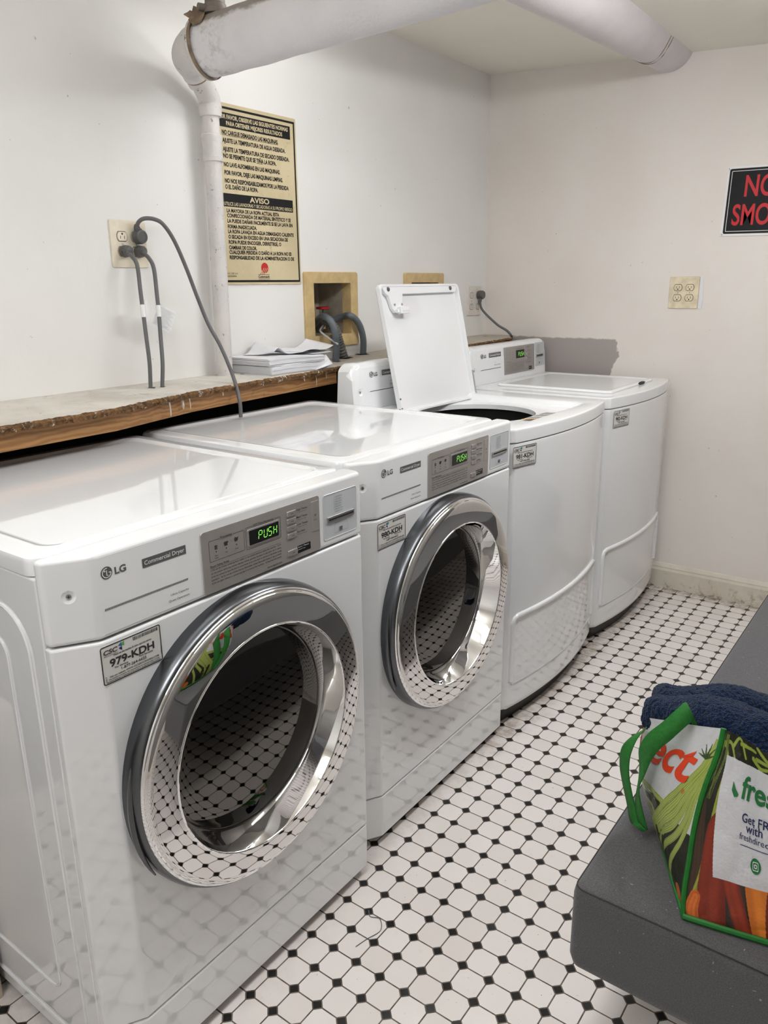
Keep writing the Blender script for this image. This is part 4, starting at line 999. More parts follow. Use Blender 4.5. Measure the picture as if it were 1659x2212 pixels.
ns = thing('wall_sign', 'black and red no smoking sign on the back wall at the right edge', 'sign', (0.270, YB, 1.642))
fn = Fr((0, 0, 0), (1, 0, 0), (0, 0, 1))
tilt = math.radians(-1.0); fn = Fr((0, 0, 0), (math.cos(tilt), 0, math.sin(tilt)), (-math.sin(tilt) + 0.0, 0, math.cos(tilt)))
b = B(); rslab(b, fn, -0.19, 0.19, -0.128, 0.128, 0.008, 0.0005, 0.003, 0.0008); bd = obj('board', b, 'tag', ns, smooth=False)
fn2 = Fr(fn.p(0, 0, 0.003), fn.r, fn.u); b = B()
poly(b, fn2, rrect(-0.180, 0.180, -0.119, 0.119, 0.007), 0.0003, 0)
frame_rect(b, fn2, -0.172, 0.172, -0.111, 0.111, 0.002, 0.003, 0.0006, 1)
text(b, fn2, 'NO', -0.118, 0.018, 0.078, 0.112, 'L', off=0.0008, bold=0.018, mi=2)
text(b, fn2, 'SMOKING', 0, -0.086, 0.078, 0.305, 'C', off=0.0008, bold=0.018, mi=2)
obj('lettering', b, ['sign_black', 'tag', 'sign_red'], bd, smooth=False)
for a in (-0.182, 0.182):
    for c in (-0.120, 0.120):
        b = B(); loft(b, [[fn2.p(a + r * math.cos(k * math.pi / 8), c + r * math.sin(k * math.pi / 8), h) for k in range(16)] for h, r in ((0, 0.0042), (0.002, 0.0036), (0.003, 0.0005))], False, True); obj('screw', b, 'steel', ns)

# ================================================================== outlets, plugs and cords
def receptacle(parent, f, a, c, m):
    """one duplex face: rounded face, grime outline, two slots and a ground"""
    b = B()
    pts = [(a + 0.0165 * math.cos(t) , c + max(-0.0125, min(0.0125, 0.0165 * math.sin(t)))) for t in [2 * math.pi * k / 36 for k in range(36)]]
    slab(b, f, pts, 0, 0.0022); o = obj('receptacle', b, m, parent, smooth=False)
    b = B()
    outline(b, f, [(a + (p[0] - a) * 1.07, c + (p[1] - c) * 1.09) for p in pts], pts, 0.0003, 1)
    outline(b, f, [(a + (p[0] - a) * 1.0, c + (p[1] - c) * 1.0) for p in pts], [(a + (p[0] - a) * 0.95, c + (p[1] - c) * 0.94) for p in pts], 0.0024, 1)
    g = -1 if m == 'ivory_dirty' else 1
    rect(b, f, a - 0.0068, a - 0.0052, c - 0.0045 - g * 0.002, c + 0.0035 - g * 0.002, 0.0025); rect(b, f, a + 0.0052, a + 0.0068, c - 0.0045 - g * 0.002, c + 0.0035 - g * 0.002, 0.0025)
    poly(b, f, circ(a, c + g * 0.0065, 0.0026, 14), 0.0025)
    obj('slots', b, ['slot', 'outlet_outline'], o, smooth=False)
def outlet(loc, f, label, m, gang_sp, w_, h_, spread=0.0195):
    t = thing('wall_outlet', label, 'outlet', loc, 'double duplex outlets')
    b = B(); rslab(b, f, -w_ / 2, w_ / 2, -h_ / 2, h_ / 2, 0.004, 0.0005, 0.006, 0.003); pl = obj('cover_plate', b, m, t)
    f2 = Fr(f.p(0, 0, 0.006), f.r, f.u)
    for g in (-1, 1):
        for s in (1, -1): receptacle(t, f2, g * gang_sp / 2, s * spread, m)
        b = B(); loft(b, [[f2.p(g * gang_sp / 2 + r * math.cos(k * math.pi / 6), r * math.sin(k * math.pi / 6), h) for k in range(12)] for h, r in ((0, 0.0032), (0.0012, 0.0028), (0.0014, 0.0005))], False, True); obj('plate_screw', b, 'steel', t)
    return t
outlet((XL, 0.180, 1.462), Fr((0, 0, 0)), 'cream double outlet with three grey plugs on the left wall', 'ivory', 0.046, 0.118, 0.124, 0.0195)
outlet((XL, 2.094, 1.269), Fr((0, 0, 0)), 'white painted-over outlet with one plug near the room corner', 'white_plate', 0.060, 0.128, 0.135, 0.026)
outlet((-0.041, YB, 1.302), Fr((0, 0, 0), (1, 0, 0)), 'empty cream outlet with brown smears on the back wall', 'ivory_dirty', 0.048, 0.120, 0.128, 0.0205)
b = B(); slab(b, Fr((0.022, YB, 1.298), (1, 0, 0)), [(0, -0.06), (0.012, -0.062), (0.016, -0.02), (0.012, 0.03), (0.010, 0.062), (0, 0.064)], 0.0003, 0.003)
tag(obj('paint_smear', b, 'paper'), 'thick white paint smear beside the empty cream outlet', 'paint')

def cord(label, plug_at, path, kind, r=0.0056, tag_at=None):
    t = thing('power_cord', label, 'cord', plug_at, 'grey power cords')
    o = Vector(plug_at)
    P = [Vector(p) - o for p in path]
    sp = smooth_path(P, 10)
    if kind == 'round':      # flat disc plug, cord leaving upwards
        b = B(); lathe(b, [(0.0, 0.017), (0.004, 0.019), (0.020, 0.0195), (0.026, 0.0175), (0.027, 0.0125), (0.0255, 0.0115), (0.0255, 0.001)], (0, 0, 0), 'x', 32, True, True); obj('plug', b, 'plug', t)
        b = B(); e = sp[0]; k = [Vector((0.013, 0.0, 0.012)), Vector((0.013, e.y * 0.5, e.z * 0.6)), e, sp[3]]
        tube(b, smooth_path(k, 4), [0.012 - 0.0055 * i / 12 for i in range(13)], 14); obj('strain_relief', b, 'plug', t)
    else:
        b = B(); dr = (sp[0]).normalized()
        if kind == 'down': lathe(b, [(0.0, 0.019), (0.006, 0.0205), (0.022, 0.0205), (0.028, 0.017)], (0, 0, 0), 'x', 28, True, True)
        else: tube(b, [(0.0, 0, 0), (0.006, 0, 0), (0.016, 0.001, 0), tuple(sp[0] * 0.8), tuple(sp[0])], [0.0155, 0.0165, 0.0155, 0.010, 0.0085], 20)
        obj('plug', b, 'plug', t)
        b = B(); s = [Vector((0.014, 0.0, -0.006)) if kind == 'down' else sp[0] * 0.9, sp[0], sp[2], sp[5]]
        tube(b, smooth_path(s, 4), [0.0085 - 0.0026 * i / 12 for i in range(13)], 12); obj('strain_relief', b, 'plug', t)
    b = B(); tube(b, sp, r, 12); obj('cord', b, 'cord', t)
    if tag_at:
        i0, i1 = tag_at; b = B(); tube(b, sp[i0:i1], r + 0.0012, 14); obj('tag_band', b, 'tag', t)
        mid = sp[(i0 + i1) // 2]
        return t, mid
    return t, None
cord('grey cord arching from the upper plug down behind the dryers', (-0.971, 0.203, 1.4815), [(-0.955, 0.195, 1.507), (-0.942, 0.194, 1.520), (-0.930, 0.205, 1.528), (-0.915, 0.226, 1.526), (-0.905, 0.246, 1.513), (-0.898, 0.273, 1.472), (-0.888, 0.299, 1.401), (-0.878, 0.324, 1.318), (-0.860, 0.342, 1.242), (-0.830, 0.354, 1.182), (-0.780, 0.339, 1.125), (-0.735, 0.319, 1.075), (-0.712, 0.309, 1.026), (-0.712, 0.309, 0.985)], 'round')
tB, mB = cord('grey cord from the lower left plug into the ledge hole', (-0.9715, 0.157, 1.4425), [(-0.945, 0.148, 1.437), (-0.930, 0.152, 1.427), (-0.915, 0.154, 1.404), (-0.905, 0.149, 1.342), (-0.895, 0.144, 1.274), (-0.885, 0.139, 1.213), (-0.875, 0.134, 1.145), (-0.871, 0.127, 1.079), (-0.871, 0.127, 1.06)], 'side', tag_at=(36, 42))
tC, mC = cord('grey cord from the lower right plug into the ledge hole', (-0.9715, 0.2045, 1.4425), [(-0.945, 0.201, 1.438), (-0.930, 0.206, 1.425), (-0.915, 0.208, 1.398), (-0.905, 0.203, 1.335), (-0.895, 0.196, 1.273), (-0.885, 0.187, 1.210), (-0.870, 0.174, 1.141), (-0.862, 0.160, 1.079), (-0.862, 0.160, 1.06)], 'side', tag_at=(36, 42))
b = B(); V = [[b.verts.new(Vector(mB) + Vector((-0.010 + 0.006 * math.sin(i * 0.7), 0.004 + 0.030 * i / 6, -0.026 + 0.058 * j / 3))) for j in range(4)] for i in range(7)]
for i in range(6):
    for j in range(3): b.faces.new((V[i][j], V[i + 1][j], V[i + 1][j + 1], V[i][j + 1]))
obj('label_tag', b, 'tag', tB)
b = B(); f = Fr(Vector(mC) + Vector((-0.012, 0.004, 0.006)), (0.1, 0.86, -0.5), (0, 0.5, 0.86))
rect(b, f, 0, 0.062, -0.040, 0.022, 0); lt = obj('label_tag', b, 'cleartag', tC, smooth=False)
b = B()
for k in range(13): rect(b, f, 0.008, 0.056 - (k % 3) * 0.005, -0.034 + k * 0.004, -0.0325 + k * 0.004, 0.0006)
obj('lettering', b, 'card', lt, smooth=False)
cord('grey cord hanging from the corner outlet onto the ledge', (-0.971, 2.124, 1.296), [(-0.957, 2.112, 1.262), (-0.945, 2.106, 1.238), (-0.925, 2.10, 1.218), (-0.890, 2.097, 1.190), (-0.855, 2.115, 1.157), (-0.820, 2.135, 1.133), (-0.803, 2.150, 1.108), (-0.803, 2.150, 1.09)], 'down')

# ================================================================== washer boxes in the wall
def washer_box(y, zt, label, valves):
    zc = 1.2625; t = thing('washer_outlet_box', label, 'outlet box', (XL, y, zc), 'washer outlet boxes')
    f = Fr((0, 0, 0)); b = B()
    oy0, oy1, oz0, oz1 = -0.150, 0.150, 1.126 - zc, 1.394 - zc; iy, iz0, iz1 = 0.105, 1.170 - zc, 1.355 - zc
    ro = rrect(oy0, oy1, oz0, oz1, 0.008, 6); ri = rrect(-iy, iy, iz0, iz1, 0.001, 6)
    loft(b, [[f.p(a, c, o) for a, c in l] for l, o in ((ro, 0.0), (ro, 0.008), ([(a * 0.985, c * 0.985) for a, c in ro], 0.012), (ri, 0.012), (ri, -0.03))], False, False)
    obj('flange', b, 'tan', t, smooth=False)
    b = B(); loft(b, [[f.p(a, c, o) for a, c in ri2] for ri2, o in (([(a * 1.02, c * 1.02) for a, c in ri], -0.026), (ri, -0.150))], False, True); obj('recess', b, 'recess', t, smooth=False)
    for yy in valves:
        b = B(); tube(b, [(-0.075, yy, -0.075), (-0.075, yy, -0.035), (-0.075, yy, -0.02)], [0.010, 0.010, 0.007], 14); tube(b, [(-0.075, yy, -0.05), (-0.06, yy - 0.01, -0.056)], 0.009, 12)
        v = obj('valve_body', b, 'brass', t)
        b = B(); tube(b, [(-0.075, yy, -0.03), (-0.075, yy, 0.004)], 0.0035, 10); obj('valve_stem', b, 'vent', v)
        b = B()
        loft(b, [[(-0.075 + r * (1 + 0.06 * math.cos(6 * a)) * math.cos(a), yy + r * (1 + 0.06 * math.cos(6 * a)) * math.sin(a), h) for a in [2 * math.pi * k / 48 for k in range(48)]] for h, r in ((-0.003, 0.022), (-0.001, 0.026), (0.005, 0.026), (0.007, 0.022))])
        obj('valve_handle', b, 'red_valve', v)
    return t
washer_box(1.042, 0, 'tan washer supply box in the left wall with red valve and hoses', (0.042,))
washer_box(1.660, 0, 'tan washer supply box mostly hidden behind the raised white lid', (0.0,))
def hose(name, label, pts, r, m, corr=False):
    sp = smooth_path(pts, 24 if corr else 10); b = B()
    if corr: tube(b, sp, lambda i: r * (1.0 if (i // 2) % 2 == 0 else 0.83), 20)
    else: tube(b, sp, r, 16)
    o = obj(name, b, m); tag(o, label, 'hose', None); return o
hose('supply_hose', 'smooth grey supply hose curving over the ribbed hose into the ledge', [(-1.06, 1.035, 1.205), (-1.015, 1.012, 1.226), (-0.975, 0.988, 1.237), (-0.930, 0.966, 1.232), (-0.912, 0.968, 1.210), (-0.905, 0.974, 1.172), (-0.903, 0.975, 1.131), (-0.902, 0.968, 1.078), (-0.902, 0.967, 1.060)], 0.0125, 'hose')
hose('drain_hose', 'ribbed dark grey drain hose bending from the wall box to the ledge', [(-1.07, 1.07, 1.19), (-1.03, 1.045, 1.213), (-0.985, 1.018, 1.222), (-0.960, 1.012, 1.214), (-0.948, 1.024, 1.190), (-0.948, 1.046, 1.142), (-0.950, 1.074, 1.082), (-0.951, 1.082, 1.062)], 0.0185, 'hose_dark', True)
hose('supply_hose', 'right-hand smooth grey hose looping down to the ledge', [(-1.045, 1.088, 1.208), (-1.03, 1.120, 1.220), (-0.990, 1.128, 1.233), (-0.955, 1.122, 1.236), (-0.945, 1.144, 1.222), (-0.945, 1.174, 1.189), (-0.950, 1.196, 1.141), (-0.957, 1.201, 1.080), (-0.958, 1.201, 1.062)], 0.0125, 'hose')
b = B(); tube(b, smooth_path([(-1.0, 1.020, 1.205), (-0.985, 0.985, 1.192), (-0.96, 0.958, 1.185), (-0.93, 0.962, 1.165), (-0.888, 0.968, 1.142)], 6), 0.0034, 6)
tag(obj('cable_tie', b, 'card'), 'pale grey plastic tie sticking out across the hoses', 'cable tie')

# ================================================================== papers on the ledge
def paper_stack(y0, y1, x0, x1, z0, z1, n, seed):
    rnd = random.Random(seed); b = B()
    for k in range(n):
        za = z0 + (z1 - z0) * k / n; zb = z0 + (z1 - z0) * (k + 0.85) / n; dx, dy = rnd.uniform(-.003, .003), rnd.uniform(-.003, .003)
        N = 8
        sag = lambda y, z: z + 0.004 * ((z - z0) / (z1 - z0)) * math.sin((y - y0) / (y1 - y0) * math.pi * 1.5)
        loft(b, [[(x0 + dx, y + dy, sag(y, za)), (x1 + dx, y + dy, sag(y, za)), (x1 + dx, y + dy, sag(y, zb)), (x0 + dx, y + dy, sag(y, zb))] for y in [y0 + (y1 - y0) * i / N for i in range(N + 1)]])
    return b
ZL = 1.0785
pst = thing('paper_stack', 'thick lower stack of white paper in clear plastic on the ledge', 'paper', (-0.88, 0.65, ZL))
def shift(bm, o):
    for v in bm.verts: v.co -= Vector(o)
    return bm
o = obj('sheets', shift(paper_stack(0.525, 0.79, -0.962, -0.79, ZL + 0.001, ZL + 0.024, 9, 1), (-0.88, 0.65, ZL)), 'paper', pst, smooth=False); o['kind'] = 'stuff'
b = B(); loft(b, [[(x, y, z) for x, y in rrect(-0.967 - e, -0.784 + e, 0.518 - e, 0.797 + e, 0.01)] for e, z in ((0.004, ZL + 0.0012), (0.003, ZL + 0.008), (0.0005, ZL + 0.02), (-0.003, ZL + 0.0262))], True, True); obj('plastic_wrap', shift(b, (-0.88, 0.65, ZL)), 'plasticwrap', pst)
tag(obj('paper_stack', paper_stack(0.520, 0.782, -0.968, -0.795, ZL + 0.027, ZL + 0.050, 11, 2), 'paper', smooth=False), 'upper stack of loose white flyers on the wrapped paper', 'paper')
def sheet(label, fn, nx=16, ny=16, group='curled loose sheets'):
    b = B(); V = [[b.verts.new(fn(i / nx, j / ny)) for j in range(ny + 1)] for i in range(nx + 1)]
    for i in range(nx):
        for j in range(ny): b.faces.new((V[i][j], V[i + 1][j], V[i + 1][j + 1], V[i][j + 1]))
    o = obj('paper_sheet', b, 'paper'); m_ = o.modifiers.new('s', 'SOLIDIFY'); m_.thickness = 0.0006
    tag(o, label, 'paper', group)
zt = ZL + 0.052
sheet('curled white sheet peaking at the left of the paper stack', lambda u, v: Vector((-0.955 + 0.13 * u, 0.555 + 0.16 * v + 0.02 * u, zt + 0.003 + 0.034 * math.exp(-((v - 0.42 + 0.3 * u) / 0.16) ** 2) * (1 - 0.3 * u) + 0.004 * v)))
sheet('curled white sheet flicking up at the right of the paper stack', lambda u, v: Vector((-0.945 + 0.13 * u, 0.690 + 0.165 * v, zt + 0.007 + 0.006 * math.sin(5 * v) + 0.040 * max(0, v - 0.55) ** 1.5 * 3 * (1 - 0.5 * u))))
sheet('white sheet sliding off the right end of the paper stack', lambda u, v: Vector((-0.93 + 0.12 * u, 0.74 + 0.10 * v, zt - 0.002 + 0.022 * v * v * (1 - u))))
sheet('small bent paper corner lying by the ledge front edge', lambda u, v: Vector((-0.800 + 0.03 * u, 0.71 + 0.085 * v, ZL + 0.002 + 0.03 * v * (1 - u) * v + 0.012 * v)), 8, 8)
sheet('flat dull paper under the wrapped paper, towards the pipe', lambda u, v: Vector((-0.935 + 0.14 * u, 0.512 + 0.10 * v, ZL + 0.0006 + 0.0003 * v)), 4, 4)

# ================================================================== bench
bx0, bx1, by0, by1, bz0, bz1 = 0.568, 1.22, -0.242, 1.95, 0.256, 0.430
bn = thing('upholstered_bench', 'long charcoal upholstered bench at right holding the grocery bag', 'bench', ((bx0 + bx1) / 2, (by0 + by1) / 2, 0))
b = B(); cxx, cyy = (bx0 + bx1) / 2, (by0 + by1) / 2
R = lambda e, z, r=0.03: [(x - cxx, y - cyy, z) for x, y in rrect(bx0 + e, bx1 - e, by0 + e, by1 - e, 0.016, 8)]
loft(b, [R(0.035, bz0), R(0.015, bz0 + 0.004), R(0.004, bz0 + 0.016), R(0, bz0 + 0.034), R(0, bz1 - 0.022), R(0.002, bz1 - 0.010), R(0.006, bz1 - 0.004), R(0.014, bz1 - 0.001), R(0.03, bz1), R(0.06, bz1)])
obj('cushion', b, 'bench', bn)
b = B(); path = R(0.0035, bz1 - 0.0065); tube(b, path + path[:2], 0.0012, 6, False); obj('seam', b, 'black_plastic', bn)
for sx in (bx0 + 0.46, bx1 - 0.06):
    for sy in (by0 + 0.55, by1 - 0.2):
        b = B(); tube(b, [(sx - cxx, sy - cyy, 0), (sx - cxx, sy - cyy, bz0 + 0.005)], [0.014, 0.02], 12); obj('leg', b, 'black_plastic', bn)

# ================================================================== grocery bag
BK = Vector((0.732, -0.212, 0.4315)); LIFT = 0.0022
bag = thing('grocery_bag', 'vegetable-printed grocery tote with green edging standing on the bench', 'bag', BK + Vector((0, 0, LIFT)))
def lerp(a, c, t): return a + (c - a) * t
def pathat(P, t):
    P = [Vector(p) for p in P]; x = t * (len(P) - 1); i = min(int(x), len(P) - 2); return P[i].lerp(P[i + 1], x - i)
EDGE = smooth_path([(0.7315, -0.2115, 0.432), (0.7285, -0.206, 0.452), (0.7262, -0.197, 0.478), (0.7258, -0.187, 0.513), (0.7245, -0.174, 0.556), (0.7262, -0.162, 0.597), (0.7305, -0.152, 0.633), (0.736, -0.144, 0.663), (0.739, -0.136, 0.690), (0.7395, -0.1295, 0.712)], 4)
FBOT = [(0.7315, -0.2115, 0.432), (0.785, -0.202, 0.432), (0.844, -0.190, 0.432), (0.95, -0.170, 0.432), (1.04, -0.155, 0.432)]
FTOP = smooth_path([(0.7395, -0.1295, 0.712), (0.756, -0.126, 0.707), (0.775, -0.122, 0.698), (0.801, -0.112, 0.683), (0.86, -0.104, 0.668), (0.95, -0.095, 0.668), (1.02, -0.085, 0.680)], 6)
FRT = [(1.04, -0.155, 0.432), (1.035, -0.14, 0.53), (1.025, -0.11, 0.62), (1.02, -0.085, 0.680)]
def front(u, v):
    p = coons(u, v, FBOT, FTOP, EDGE, FRT)
    bul = 0.012 * math.sin(math.pi * u) * math.sin(math.pi * v)
    return p + Vector((0.0, -1, 0.25)) * bul + Vector((0, -1, 0)) * 0.0022 * noise.fractal(Vector((u * 6, v * 7, 3)), 1, 2, 3)
def coons(u, v, Bt, Tp, Lf, Rt):
    b_, t_, l_, r_ = pathat(Bt, u), pathat(Tp, u), pathat(Lf, v), pathat(Rt, v)
    c00, c10, c01, c11 = pathat(Bt, 0), pathat(Bt, 1), pathat(Tp, 0), pathat(Tp, 1)
    return b_ * (1 - v) + t_ * v + l_ * (1 - u) + r_ * u - (c00 * (1 - u) * (1 - v) + c10 * u * (1 - v) + c01 * (1 - u) * v + c11 * u * v)
GBOT = [(0.637, -0.033, 0.432), (0.660, -0.080, 0.432), (0.682, -0.122, 0.432), (0.7315, -0.2115, 0.432)]
GTOP = [(0.597, -0.023, 0.628), (0.648, -0.060, 0.657), (0.699, -0.100, 0.687), (0.7395, -0.1295, 0.712)]
GLFT = smooth_path([(0.637, -0.033, 0.432), (0.617, -0.031, 0.467), (0.601, -0.029, 0.506), (0.593, -0.027, 0.545), (0.593, -0.025, 0.590), (0.597, -0.023, 0.628)], 4)
def gusset(u, v):
    p = coons(u, v, GBOT, GTOP, GLFT, EDGE)
    bul = 0.010 * math.sin(math.pi * u) * math.sin(math.pi * min(1, v * 1.1))
    return p + Vector((-0.8, -0.5, 0.2)) * bul + Vector((-0.8, -0.5, 0)) * 0.0020 * noise.fractal(Vector((u * 5, v * 6, 9)), 1, 2, 3)

# printed artwork as colours on a fine grid
class Print:
    def __init__(s, nu, nv, base, wid, hei):
        s.nu, s.nv = nu, nv; s.w, s.h = wid, hei
        U, V = np.meshgrid(np.linspace(0, 1, nu), np.linspace(0, 1, nv), indexing='ij'); s.U, s.V = U * wid, V * hei
        s.c = np.zeros((nu, nv, 3)); s.c[:] = base
        s.rng = np.random.RandomState(4)
    def line(s, pts, w0, w1, c0, c1, streak=0.35, ns=3):
        """stalk or root: lengthwise streaked band tapering from w0 to w1"""
        P = np.array([tuple(q) for q in smooth_path([(a, b, 0) for a, b in pts], 8)])[:, :2]
        best = np.full(s.U.shape, 9.0); tt = np.zeros(s.U.shape); sd = np.zeros(s.U.shape)
        n = len(P) - 1
        for i in range(n):
            a, d = P[i], P[i + 1] - P[i]; L2 = max(d @ d, 1e-12)
            t = np.clip(((s.U - a[0]) * d[0] + (s.V - a[1]) * d[1]) / L2, 0, 1)
            ex, ey = s.U - a[0] - t * d[0], s.V - a[1] - t * d[1]; dist = np.hypot(ex, ey)
            m = dist < best; best[m] = dist[m]; tt[m] = (i + t[m]) / n; sd[m] = np.sign(d[0] * ey[m] - d[1] * ex[m])
        wd = w0 + (w1 - w0) * tt; q = best * sd / np.maximum(wd, 1e-9)
        m = best < wd
        ph = s.rng.rand() * 6
        f = 0.5 + 0.5 * np.sin(q * math.pi * ns + ph + 0.35 * np.sin(tt * 5 + ph)); f = np.clip(f * streak * 1.6 + (1 - streak) * (1 - np.abs(q) ** 2), 0, 1)[..., None]
        col = np.array(c1) * (1 - f) + np.array(c0) * f
        s.c[m] = col[m]
    def region(s, m, col): s.c[m] = col
def lin(r, g, b): return np.array(srgb(r, g, b)[:3])
LG0, LG1, DKG = lin(176, 190, 96), lin(92, 116, 40), lin(34, 36, 24)
SILV = lin(206, 206, 208)
def grid_obj(name, fn, pr, parent):
    me = bpy.data.meshes.new(name)
    nu, nv = pr.nu, pr.nv
    cu, cv = 60, 60
    G = np.array([[tuple(fn(i / (cu - 1), j / (cv - 1)) - BK) for j in range(cv)] for i in range(cu)])
    fu = np.linspace(0, cu - 1, nu); fv = np.linspace(0, cv - 1, nv)
    iu = np.minimum(fu.astype(int), cu - 2); iv = np.minimum(fv.astype(int), cv - 2)
    du = (fu - iu)[:, None, None]; dv = (fv - iv)[None, :, None]
    Q = (G[iu][:, iv] * (1 - du) * (1 - dv) + G[iu + 1][:, iv] * du * (1 - dv) + G[iu][:, iv + 1] * (1 - du) * dv + G[iu + 1][:, iv + 1] * du * dv)
    vs_ = [tuple(p) for p in Q.reshape(-1, 3).tolist()]
    fs_ = [(i * nv + j, (i + 1) * nv + j, (i + 1) * nv + j + 1, i * nv + j + 1) for i in range(nu - 1) for j in range(nv - 1)]
    me.from_pydata(vs_, [], fs_); me.shade_smooth()
    at = me.color_attributes.new('print', 'FLOAT_COLOR', 'POINT')
    c4 = np.ones((nu * nv, 4), np.float32); c4[:, :3] = pr.c.reshape(-1, 3); at.data.foreach_set('color', c4.ravel())
    me.materials.append(M['print']); o = bpy.data.objects.new(name, me); link(o, parent); return o
# gusset panel: silver top, stalks below and up the right edge
g = Print(260, 340, SILV, 1.0, 1.35)
low = g.V < 0.57 - 0.02 * np.sin(g.U * 9)
g.region(low, DKG)
for k in range(6): g.line([(-0.05, 0.62 - k * 0.055), (0.3, 0.60 - k * 0.07), (0.62, 0.58 - k * 0.10)], 0.030, 0.022, LG0 * (1.0 - 0.08 * k), LG1 * 0.7, 0.5, 3)
g.region(low & (g.V > 0.50) & (g.V < 0.545) & (g.U < 0.42), SILV); g.line([(0.15, 0.50), (0.35, 0.515), (0.6, 0.47)], 0.03, 0.03, DKG * 1.3, DKG, 0.3)
for x0, x1, x2, wv in ((0.34, 0.70, 0.90, 0.045), (0.42, 0.76, 0.93, 0.035), (0.26, 0.62, 0.86, 0.035), (0.52, 0.82, 0.95, 0.03), (0.64, 0.88, 0.97, 0.026), (0.76, 0.92, 0.985, 0.02)):
    g.line([(x0, -0.05), (x0 + 0.02, 0.25), (x1, 0.58), (x2, 0.90), (x2 + 0.06, 1.10), (x2 + 0.09, 1.22)], wv, 0.014, LG0, LG1 * 0.8, 0.6, 4)
for a in (20, 50, 85, 120, 150, 170): g.line([(0.90, 1.05), (0.90 + 0.10 * math.cos(math.radians(a)), 1.05 + 0.13 * math.sin(math.radians(a)))], 0.012, 0.003, lin(70, 90, 50), lin(48, 64, 40), 0.3)
for x, tpt in ((0.02, 0.34), (0.9, 0.12)): g.line([(x, tpt), (x + 0.06, tpt - 0.14), (x + 0.16, -0.05)], 0.05, 0.05, lin(206, 110, 52), lin(150, 66, 30), 0.4)
for x in (0.45, 0.62): g.line([(x, 0.30), (x + 0.03, 0.1), (x + 0.05, -0.05)], 0.035, 0.05, DKG * 1.5, DKG, 0.3)
gp = grid_obj('gusset_panel', gusset, g, bag)
# front panel: dark leafy top and left strip, carrots below, white label
f = Print(430, 360, DKG, 1.0, 0.93)
for k in range(26):
    x = 0.0 + 1.0 * f.rng.rand(); y0 = 0.74 + 0.2 * f.rng.rand()
    f.line([(x, y0), (x + 0.07, y0 + 0.03 * f.rng.randn()), (x + 0.15, y0 - 0.05 + 0.05 * f.rng.randn())], 0.014, 0.008, lin(158, 176, 72), lin(84, 104, 38), 0.6)
for k in range(10):
    x = 0.02 + 0.08 * f.rng.rand(); f.line([(x, 0.9), (x + 0.02 * f.rng.randn(), 0.75), (x + 0.03 * f.rng.randn() - 0.02, 0.55)], 0.006, 0.002, lin(110, 124, 56), lin(60, 70, 34), 0.5)
f.line([(0.03, 0.52), (0.06, 0.36), (0.07, 0.2)], 0.03, 0.05, lin(70, 50, 34), lin(44, 34, 26), 0.4)
f.line([(0.15, 0.66), (0.145, 0.46), (0.12, 0.28), (0.09, 0.17)], 0.024, 0.040, lin(158, 164, 66), lin(96, 110, 36), 0.5, 3)
cr = [(0.20, 0.17, 0.42, lin(140, 50, 30), lin(104, 32, 20), 0.10), (0.33, 0.34, 0.34, lin(70, 52, 42), lin(44, 38, 32), 0.06), (0.28, 0.40, 0.34, lin(150, 56, 32), lin(110, 36, 22), 0.05), (0.46, 0.50, 0.34, lin(228, 132, 48), lin(186, 92, 30), 0.075),
      (0.62, 0.58, 0.34, lin(150, 58, 34), lin(110, 36, 22), 0.10), (0.78, 0.76, 0.34, lin(216, 122, 46), lin(170, 84, 30), 0.08), (0.92, 0.95, 0.34, lin(150, 58, 34), lin(110, 36, 22), 0.10)]
for x0, x1, yt, c0, c1, wd in cr: f.line([(x0, yt), ((x0 + x1) / 2, yt / 2), (x1, -0.1)], wd, wd * 0.95, c0, c1, 0.3, 2)
f.line([(0.075, 0.155), (0.055, 0.08), (0.06, -0.05)], 0.036, 0.05, lin(212, 112, 46), lin(170, 76, 28), 0.4, 3)
lab = (f.U > 0.187 - 0.15 * (f.V - 0.26)) & (f.U < 0.93) & (f.V > 0.27) & (f.V < 0.780 + 0.03 * f.U)
f.region(lab, lin(208, 208, 211))
fp = grid_obj('front_panel', front, f, bag)
# back and far side so the bag is a bag
b = B()
BB = [Vector((0.637, -0.033, 0.432)), Vector((0.95, 0.03, 0.432)), Vector((1.04, -0.155, 0.432))]; TT = [Vector((0.597, -0.023, 0.628)), Vector((0.78, 0.135, 0.635)), Vector((0.96, 0.115, 0.64)), Vector((1.02, -0.085, 0.680))]; BB.insert(1, Vector((0.79, 0.0, 0.432)))
loft(b, [[p - BK for p in BB], [p - BK for p in TT]], False, False, closed=False)
b.faces.new([b.verts.new(p - BK + Vector((0, 0, 0.0005))) for p in (BB[0], BB[1], BB[2], BB[3], Vector((0.7315, -0.2115, 0.432)))])
obj('back_panel', b, 'paper', bag, smooth=False)
b = B(); tube(b, [p - BK for p in EDGE], 0.0042, 8); obj('edge_piping', b, 'piping', bag)
b = B(); tube(b, [Vector(p) - BK + Vector((0, -0.002, 0.002)) for p in smooth_path(FBOT, 6)], 0.0046, 8); obj('bottom_piping', b, 'piping', bag)
b = B(); tube(b, [Vector(p) - BK + Vector((0, 0, 0.002)) for p in GBOT], 0.003, 8); obj('bottom_piping', b, 'piping', bag)
